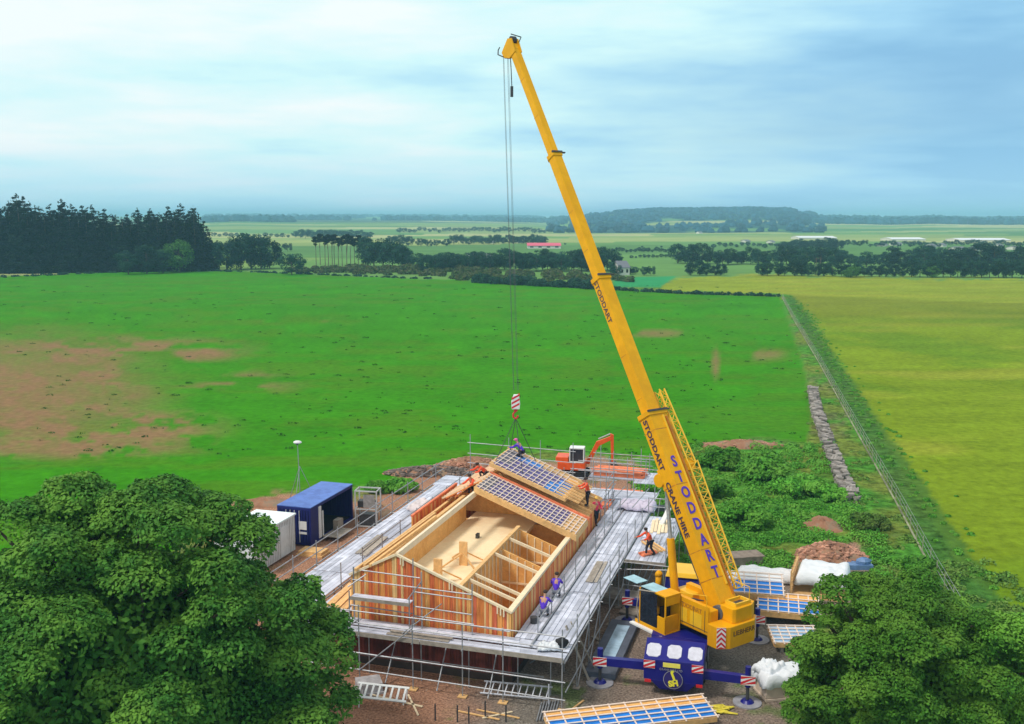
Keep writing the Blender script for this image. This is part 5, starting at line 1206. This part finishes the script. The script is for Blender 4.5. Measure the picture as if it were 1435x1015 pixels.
# white sheeted frame stack
fr = empty('panel_stack', G(1150, 828), R(-22), 'slatted timber panel stack partly covered by a white sheet in front of the rubble heap', 'panel stack')
mb = MB()
for i in range(9): z = .15+i*.14; mb.box(-1.5, -1.42, -1.4, 1.6, z, z+.06)
for y in np.arange(-1.4, 1.7, .5): mb.box(-1.55, -1.5, y, y+.07, 0, 1.45)
mb.box(-1.4, 1.4, -1.4, 1.5, 0, .15); mb.build('slatted_side', timber, fr)
def tarp(name, M, w_, l_, h_, drop, seed, parent, m=tarpw):
    N = 22; g_ = np.random.default_rng(seed); xs = np.linspace(-1, 1, N); vs = []
    nz = fbm(np.repeat(np.arange(N), N)/3.+seed*3, np.tile(np.arange(N), N)/3.+seed, 3)
    for i in range(N):
        for j in range(N):
            x, y = xs[i], xs[j]; e = max(abs(x), abs(y)); ed = max(0, (e-.78)/.22); n_ = nz[i*N+j]-.5
            vs.append((x*w_/2*(1-.05*ed)+n_*.15, y*l_/2*(1-.05*ed)+n_*.12, h_+n_*.35*(1-.3*ed)-drop*ed**1.3))
    fs = [(i*N+j, (i+1)*N+j, (i+1)*N+j+1, i*N+j+1) for i in range(N-1) for j in range(N-1)]
    o = MB(M).add(vs, fs).build(name, m, parent, smooth=True); s = o.modifiers.new('t', 'SOLIDIFY'); s.thickness = .02; return o
tarp('sheet', Matrix.Translation((.1, .2, 0)), 3.1, 2.9, 1.35, .7, 3, fr)
cr = empty('sheeted_crate', G(1092, 972), R(10), 'pale crate covered with crumpled white sheeting beside the right rear outrigger', 'crate')
mb = MB(); mb.box(-.9, .9, -.6, .6, .12, .85); mb.box(-.95, .95, -.65, .65, 0, .1); mb.build('crate', mat('crate_ply', (.62, .50, .40), .8, .12, 3), cr, bevel=.01)
tarp('sheet', Matrix.Translation((.05, .1, 0)), 2.3, 1.8, 1.15, .55, 5, cr); tarp('sheet', Matrix.Translation((-.35, .35, .4)) @ Matrix.Rotation(.5, 4, 'Z'), 1.3, 1.1, .9, .35, 6, cr)
tw = tarp('crumpled_sheet', Matrix.Rotation(-.3, 4, 'Z'), 3.8, 1.5, .55, .5, 9, None); tw.location = G(1075, 812); tag(tw, 'white crumpled sheet spread on the ground behind the nearer roof cassette', 'sheet')
# clutter on the decks
t1 = tarp('plastic_sheet', Matrix(), 2.6, 1.6, .45, .35, 8, None, mat('lilac_sheet', (.62, .56, .70), .6, .12, 2)); t1.location = HL(9.9, 21.3, DK+.02); t1.rotation_euler[2] = HY; tag(t1, 'lilac white crumpled plastic sheet at the far end of the right deck', 'sheet')
t2 = tarp('plastic_sheet', Matrix(), 1.0, .7, .25, .2, 9, None); t2.location = HL(9.9, -1.0, DK+.02); tag(t2, 'small white crumpled sheet on the near right corner of the deck', 'sheet')
o = MB().blob((0, 0, .22), .3, .25, .24, 0, 4, .15, 9, 6).build('rubble_sack', black, smooth=True); o.location = HL(10.4, -.6, DK); tag(o, 'black rubble sack on the near right corner of the deck', 'sack')
t3 = tarp('plastic_sheet', Matrix(), 1.4, 2.2, .3, .25, 12, None, mat('pale_pink_sheet', (.70, .62, .64), .6, .1, 2)); t3.location = HL(-3.6, 17.5, DK+.02); t3.rotation_euler[2] = HY; tag(t3, 'pale pinkish sheet on the left deck near the blue container', 'sheet')
def boards_on(u, v, rz, n, l_, m, lb, w_=.18):
    mb = MB(); g9 = random.Random(int(u*3+v))
    for i in range(n): x = (i-n/2)*(w_+.03); o9 = g9.uniform(-.3, .3); mb.box(x, x+w_, -l_/2+o9, l_/2+o9, .01+.05*(i % 2), .05+.05*(i % 2))
    o = mb.build('spare_boards', m); o.location = HL(u, v, DK); o.rotation_euler[2] = HY+rz; tag(o, lb, 'boards')
boards_on(-1.25, 2.2, .08, 6, 3.6, MATS['pale_timber'], 'mixed pale boards laid on the short inner left deck beside the gable corner')
boards_on(9.9, 9.0, .03, 3, 3.2, timberg, 'grey spare boards lying on the outer right deck level with the cross partitions')
boards_on(-3.4, 9.5, .05, 4, 3.4, timberg, 'grey spare boards lying on the left deck across from the gable')
boards_on(11.9, 17.8, .1, 5, 2.6, timberw, 'white spare boards lying at the far end of the right platform')
boards_on(4.0, -1.4, 1.57, 2, 3.0, timberg, 'grey spare boards lying along the front deck below the gable')
o = MB().tube((0, 0, 0), (0, 0, .3), .15, 14, 0, .18).build('bucket', darkm); o.location = HL(8.5, 1.6, DK); tag(o, 'small dark bucket on the right deck close to the gable corner', 'bucket')
# mats left of the crane
gm_ = mat('grey_mat', (.10, .115, .16), .6, .25, 2)
mt = empty('crane_mat', P(858, 915, 0), R(-17), 'long dark grey mat with a pale reflective strip on the gravel left of the crane', 'ground mat')
MB().box(-.72, .72, -2.9, 3.4, .02, .3).build('mat', gm_, mt, bevel=.02); MB().box(-.28, .36, -1.1, 2.7, .305, .33).build('pale_strip', mat('pale_film', (.42, .60, .78), .25, .25, 2), mt)
# timber stacks
def stack(loc, rz, n, lay, w_, l_, h_, m, label, cat='timber stack', group=None, gap=.012):
    mb = MB(); g_ = random.Random(int(loc[0]*9))
    for k in range(lay):
        for i in range(n): o_ = g_.uniform(-.12, .12); x = (i-n/2)*(w_+gap); mb.box(x, x+w_, -l_/2+o_, l_/2+o_, .06+k*(h_+.01), .06+k*(h_+.01)+h_)
    for y in (-l_*.35, l_*.35): mb.box(-n*w_/2, n*w_/2, y-.05, y+.05, 0, .055)
    o = mb.build('timber_stack', m); o.location = loc; o.rotation_euler[2] = rz; return tag(o, label, cat, group)
stack(G(884, 846), R(62), 8, 3, .2, 3.6, .12, timberg, 'stack of grey brown boards on the gravel under the end of the right deck')
stack(G(905, 862), R(58), 6, 1, .2, 2.6, .08, timberg, 'low layer of grey boards in front of the larger grey brown board stack')
stack(G(868, 700), R(76), 5, 4, .22, 3.2, .14, redor, 'stack of orange red battens on the ground behind the right deck')
stack(G(872, 712), R(78), 5, 2, .22, 3.0, .12, redor, 'low layer of orange red battens just in front of the taller batten stack')
stack(HL(12.2, 14.0, DK), R(20), 3, 1, .1, 2.0, .08, timber, 'pale timber boards on the far right platform beside the bending worker', 'boards', None, .16)
stack(HL(12.0, 12.6, DK), R(-60), 3, 1, .12, 1.0, .1, redor, 'short pink red offcuts on the near edge of the far right platform', 'offcuts', None, .05)
# high platform with red orange boards beside the excavator
pl = empty('loading_tower', HL(7.6, 27.2), HY, 'scaffold loading tower carrying red orange boards in front of the excavator', 'scaffold tower')
for x in (-1.9, -.6, .7, 2.0):
    for y in (-.8, .8): MB().tube((x, y, 0), (x, y, 4.4), .03, 6).build('standard', galv, pl)
for z in (1.4, 2.8, 3.5, 4.2):
    for y in (-.82, .82): MB().tube((-2.1, y, z), (2.2, y, z), .028, 6).build('ledger', galv, pl)
MB().box(-2.0, 2.1, -.85, .85, 2.85, 2.93).build('platform', deckm, pl)
mb = MB(); g_ = random.Random(5)
for k in range(4):
    for i in range(8): o_ = g_.uniform(-.15, .15); mb.box(-1.8+o_, 1.8+o_, -.8+i*.2, -.62+i*.2, 2.96+k*.1, 3.04+k*.1)
o = mb.build('board_stack', redor); o.location = HL(7.6, 27.2); o.rotation_euler[2] = HY; tag(o, 'red orange boards stacked on the loading tower in front of the excavator', 'board stack')
# shed boards, pallets and debris at the lower left
def plank(a, b, w_, m, label, z=.05, cat='board', th=.04, name='loose_board'):
    o = MB().beam(G(a[0], a[1], z), G(b[0], b[1], z), w_, th).build(name, m); recenter(o); return tag(o, label, cat)
plank((507, 972), (592, 992), .10, timberw, 'long pale board lying behind the white trestle'); 
plank((572, 975), (586, 1004), .08, timberw, 'pale board running towards the lower edge right of the white trestle')
plank((642, 998), (700, 1010), .08, timber, 'pale batten on the red earth below the silver ladder, leftmost of the loose ones')
plank((668, 996), (728, 1008), .07, timber, 'pale batten on the red earth below the silver ladder, middle of the loose ones')
plank((676, 1008), (718, 999), .07, timberw, 'short pale batten crossing the two loose battens')
plank((797, 999), (818, 983), .08, timber, 'short pale board on the gravel between ladder and long roof cassette')
plank((830, 893), (842, 899), .2, timberg, 'grey board end on the gravel beside the dark mat')
plank((820, 866), (832, 870), .2, timberg, 'grey board end on the gravel under the outer edge of the right deck')
plank((1030, 778), (1082, 796), .12, timberw, 'pale pole on the grass right of the boom foot')
for i, (x, y) in enumerate([(610, 1010), (657, 1014), (680, 1006), (709, 1012), (641, 1012)]):
    b = G(x, y); o = MB().tube((0, 0, 0), (0, 0, .75), .035, 6).build('iron_stake', darkm); o.location = b; tag(o, 'rusty dark stake standing in the red earth at the lower edge', 'stake', 'stakes at the lower edge')
rr_ = random.Random(4)
for i in range(7):
    a = (752+i*4, 1012-i*.6); o = MB().tube(G(a[0], a[1], .04+.03*(i % 2)), G(a[0]+7, a[1]-26, .04+.03*(i % 2)), .035, 6).build('scaffold_tube', galv); recenter(o); tag(o, 'steel tube in the bundle on the gravel left of the long roof cassette', 'tube', 'tube bundle at the lower edge')
o = MB().box(-.6, .6, -.5, .5, .0, .1).box(-.55, .55, -.45, .45, .12, .5).build('block_pallet', mat('grey_blocks', (.42, .40, .42), .85, .3, 3)); o.location = G(517, 968); o.rotation_euler[2] = .3; tag(o, 'pallet of grey blocks under the front deck beside the left tree', 'pallet')
for (x, y, r0) in ((1000, 1000, .3), (1008, 997, .22)):
    pass
g_ = random.Random(3); pts_ = [Vector((1.1*math.cos(t*1.9)*(.5+.5*g_.random()), .35*math.sin(t*1.3)+g_.uniform(-.1, .1), .06+.05*g_.random())) for t in range(26)]
o = MB().path(pts_, .035, 5).build('lifting_strap', mat('strap_yellow', (.62, .52, .05), .7, .3)); o.location = G(1000, 997); tag(o, 'tangled yellow lifting straps on the gravel behind the long roof cassette', 'straps')
o = MB().box(-.35, .35, -.3, .3, 0, .5).box(-.3, .3, -.32, -.3, .1, .2).tube((-.2, 0, .5), (.2, 0, .62), .04).build('plastic_drum', mat('drum_blue', (.08, .25, .62), .5, .1), None, bevel=.05); o.location = G(1290, 848); tag(o, 'small bright blue plastic container in the long grass behind the bright leafy tree', 'container')
o = MB().box(-.9, .9, -.5, .5, 0, .7).box(-1.0, 1.0, -.6, .6, .7, .76).build('block_crate', mat('weathered_crate', (.28, .22, .18), .85, .3, 3)); o.location = G(1044, 793); o.rotation_euler[2] = .2; tag(o, 'weathered brown crate in the grass right of the boom foot', 'crate')
o = MB().box(-.8, .8, -.4, .4, 0, .3).blob((.3, 0, .4), .5, .4, .25, 0, 2).build('fuel_bowser', mat('bowser_blue', (.12, .22, .42), .5, .2)); o.location = G(1202, 796); tag(o, 'blue sheet bundle at the right edge of the rubble heap', 'bundle')
# small digger attachment left of the boom
o = MB().box(-.7, .7, -.3, .3, .0, .35).beam((-1.4, 0, .15), (-.6, 0, .4), .08, .08).beam((.1, 0, .3), (-.5, .2, 1.3), .08, .08).build('plough_attachment', mat('rusty_grey', (.12, .13, .15), .7, .3)); o.location = G(918, 716); tag(o, 'dark rusty machine attachment in the grass left of the boom', 'attachment')
# ------------------------------------------------------------ far buildings
def barn(px, py, wpx, hpx, dep, wm, rm, label, rz=0., cat='barn', roof_h=.45, name='barn', win=0, group=None):
    c = G(px, py); k = (c.y*CT+H*ST)/F; W_ = wpx*k; h_ = hpx*k; r = empty(name, c, rz, label, cat, group); rh = h_*roof_h; e = h_-rh
    MB().box(-W_/2, W_/2, -dep/2, dep/2, -.5, e).prism([(-W_/2, -dep/2, e), (-W_/2, dep/2, e), (-W_/2, 0, h_-.05)], (W_, 0, 0)).build('walls', wm, r)
    mb = MB(); o_ = .3
    mb.hexa([(-W_/2-o_, -dep/2-o_, e-.1), (W_/2+o_, -dep/2-o_, e-.1), (W_/2+o_, 0, h_), (-W_/2-o_, 0, h_), (-W_/2-o_, -dep/2-o_, e+.1), (W_/2+o_, -dep/2-o_, e+.1), (W_/2+o_, 0, h_+.2), (-W_/2-o_, 0, h_+.2)])
    mb.hexa([(-W_/2-o_, dep/2+o_, e-.1), (W_/2+o_, dep/2+o_, e-.1), (W_/2+o_, 0, h_), (-W_/2-o_, 0, h_), (-W_/2-o_, dep/2+o_, e+.1), (W_/2+o_, dep/2+o_, e+.1), (W_/2+o_, 0, h_+.2), (-W_/2-o_, 0, h_+.2)])
    mb.build('roof', rm, r)
    for i in range(win): x = -W_/2+W_*(i+.5)/win; MB().box(x-W_/win*.2, x+W_/win*.2, -dep/2-.05, -dep/2+.02, e*.35, e*.8).build('window', glassd, r)
    return r
barn(672, 364, 34, 8, 16, brickd, tarpw, 'long white roofed barn among the dark trees beyond the green field', .0, win=3)
barn(762, 347.5, 46, 7, 22, brickd, pinkr, 'long low barn with a pink red roof left of the boom', 0, win=4)
barn(870, 385, 15, 19, 7, brickd, slate, 'grey roofed farmhouse with pale walls at the edge of the trees right of the boom', .3, 'farmhouse', .45, 'farmhouse', 2)
for i, (x, y, w_, h_, lb) in enumerate([(1140, 335, 52, 4, 'long white roofed shed on the valley floor, left of the long pair'), (1265, 337, 46, 4, 'long white roofed shed on the valley floor, middle of the three'), (1370, 338, 70, 4, 'long white roofed shed on the valley floor, nearest the right edge')]): barn(x, y, w_, h_, 30, brickd, tarpw, lb)
for x, y, w_, h_ in [(1080, 341, 5, 4), (1160, 344, 5, 4), (1236, 345, 7, 4), (1255, 344, 9, 5), (1304, 347, 6, 5), (1318, 346, 6, 5), (1342, 351, 16, 5), (1366, 352, 12, 6), (1398, 347, 6, 5), (1420, 350, 8, 5), (980, 327, 5, 3), (1045, 340, 7, 4), (690, 341, 5, 3), (726, 340, 6, 4)]:
    barn(x, y, w_, h_, 9, brickd, slate, 'small pale distant house in the valley', .3, 'house', .45, 'distant_house', 0, 'distant houses in the valley')
for x in (1143, 1149):
    c = G(x, 386); o = MB().tube((0, 0, 0), (0, 0, 6.5), .12, 6, 0, .08).box(-.7, .7, -.05, .05, 5.9, 6.02).build('utility_pole', barkp); o.location = c; tag(o, 'wooden utility pole standing before the tree belt beyond the crop field', 'pole', 'utility poles by the tree belt')
HAZE=2.6e-4
# ------------------------------------------------------------ sky, sun, haze
SUN_EL, SUN_AZ = R(56), R(-120)     # azimuth measured from +Y towards +X
w = bpy.data.worlds.new('World'); sc.world = w; w.use_nodes = True; t = w.node_tree; n = t.nodes; l = t.links; n.clear()
sky = n.new('ShaderNodeTexSky'); sky.sky_type = 'NISHITA'; sky.sun_disc = False; sky.sun_elevation = SUN_EL; sky.sun_rotation = SUN_AZ
tc = n.new('ShaderNodeTexCoord'); sep = n.new('ShaderNodeSeparateXYZ'); l.new(tc.outputs['Generated'], sep.inputs[0])
zz = mth(n, l, 'MAXIMUM', sep.outputs[2], .0); den = mth(n, l, 'ADD', zz, .09)
cx = mth(n, l, 'DIVIDE', sep.outputs[0], den); cy = mth(n, l, 'DIVIDE', sep.outputs[1], den)
cmb = n.new('ShaderNodeCombineXYZ'); l.new(cx, cmb.inputs[0]); l.new(mth(n, l, 'MULTIPLY', cy, 1.3), cmb.inputs[1])
c1 = noise(n, l, cmb.outputs[0], .55, 6, .5)
cm2 = n.new('ShaderNodeCombineXYZ'); l.new(mth(n, l, 'MULTIPLY', sep.outputs[0], 2.4), cm2.inputs[0]); l.new(mth(n, l, 'MULTIPLY', zz, 13.), cm2.inputs[2]); l.new(sep.outputs[1], cm2.inputs[1])
c2 = noise(n, l, cm2.outputs[0], 1.4, 5, .5)
# brightness field: brighter to the left and up
g = mth(n, l, 'ADD', mth(n, l, 'MULTIPLY', sep.outputs[0], -.55), mth(n, l, 'MULTIPLY', zz, 1.05))
f = mth(n, l, 'ADD', mth(n, l, 'ADD', mth(n, l, 'MULTIPLY', c1, .9), mth(n, l, 'MULTIPLY', c2, 1.35)), g)
f = mth(n, l, 'ADD', f, -.67)
cl = ramp(n, l, f, [(.14, (.28, .57, .84)), (.32, (.40, .72, .95)), (.48, (.56, .88, 1.)), (.62, (.70, 1.0, 1.02)), (.9, (.96, 1.04, 1.04))])
# grey blue cloud bank low on the right
bk = ramp(n, l, mth(n, l, 'ADD', zz, mth(n, l, 'MULTIPLY', mth(n, l, 'ADD', c2, -.5), .09)), [(.035, (0, 0, 0)), (.085, (1, 1, 1)), (.12, (.8, .8, .8)), (.17, (0, 0, 0))])
bx = ramp(n, l, sep.outputs[0], [(.02, (0, 0, 0)), (.3, (1, 1, 1))])
cl = mixc(n, l, mth(n, l, 'MULTIPLY', mth(n, l, 'MULTIPLY', bk, bx), .62), cl, (.27, .52, .77))
# a soft bluish band just above the horizon
hb = ramp(n, l, zz, [(0, (1, 1, 1)), (.07, (0, 0, 0))])
cl = mixc(n, l, mth(n, l, 'MULTIPLY', hb, .7), cl, (.46, .76, 1.0))
sk = mixc(n, l, 1., sky.outputs[0], (.1, .1, .1), 'MULTIPLY')
fin = mixc(n, l, .98, sk, cl)
# overcast zenith well above the frame is a brighter neutral white
zen = ramp(n, l, zz, [(.42, (0, 0, 0)), (.8, (1, 1, 1))]); fin = mixc(n, l, zen, fin, (.66, .63, .58))
bgn = n.new('ShaderNodeBackground'); l.new(fin, bgn.inputs[0]); bgn.inputs[1].default_value = 1.
wo = n.new('ShaderNodeOutputWorld'); l.new(bgn.outputs[0], wo.inputs[0])
sl = bpy.data.lights.new('sun', 'SUN'); sl.energy = 2.4; sl.angle = R(10); sl.color = (1, .95, .86)
so = bpy.data.objects.new('sun', sl); COL.objects.link(so)
d = Vector((math.sin(SUN_AZ)*math.cos(SUN_EL), math.cos(SUN_AZ)*math.cos(SUN_EL), math.sin(SUN_EL)))
so.rotation_euler = d.to_track_quat('Z', 'Y').to_euler(); so.location = (0, 0, 60)
hz = MB().box(-9500, 9500, -80, 11800, -7, 66).build('haze', []); hz.data.materials.clear()
hm = bpy.data.materials.new('haze_air'); t, n, l = nt(hm); pv = n.new('ShaderNodeVolumePrincipled')
pv.inputs['Density'].default_value = HAZE; pv.inputs['Color'].default_value = (.38, .73, 1., 1); pv.inputs['Anisotropy'].default_value = -.1
oo = n.new('ShaderNodeOutputMaterial'); l.new(pv.outputs[0], oo.inputs['Volume']); hz.data.materials.append(hm); tag(hz, 'thin blue haze over the valley', None, None, 'stuff')
sc.view_settings.view_transform = 'Standard'; sc.view_settings.look = 'None'; sc.view_settings.exposure = 0; sc.view_settings.gamma = 1
sc.cycles.max_bounces = 6; sc.cycles.diffuse_bounces = 3; sc.cycles.transparent_max_bounces = 8; sc.cycles.volume_bounces = 2
sc.cycles.use_denoising = True
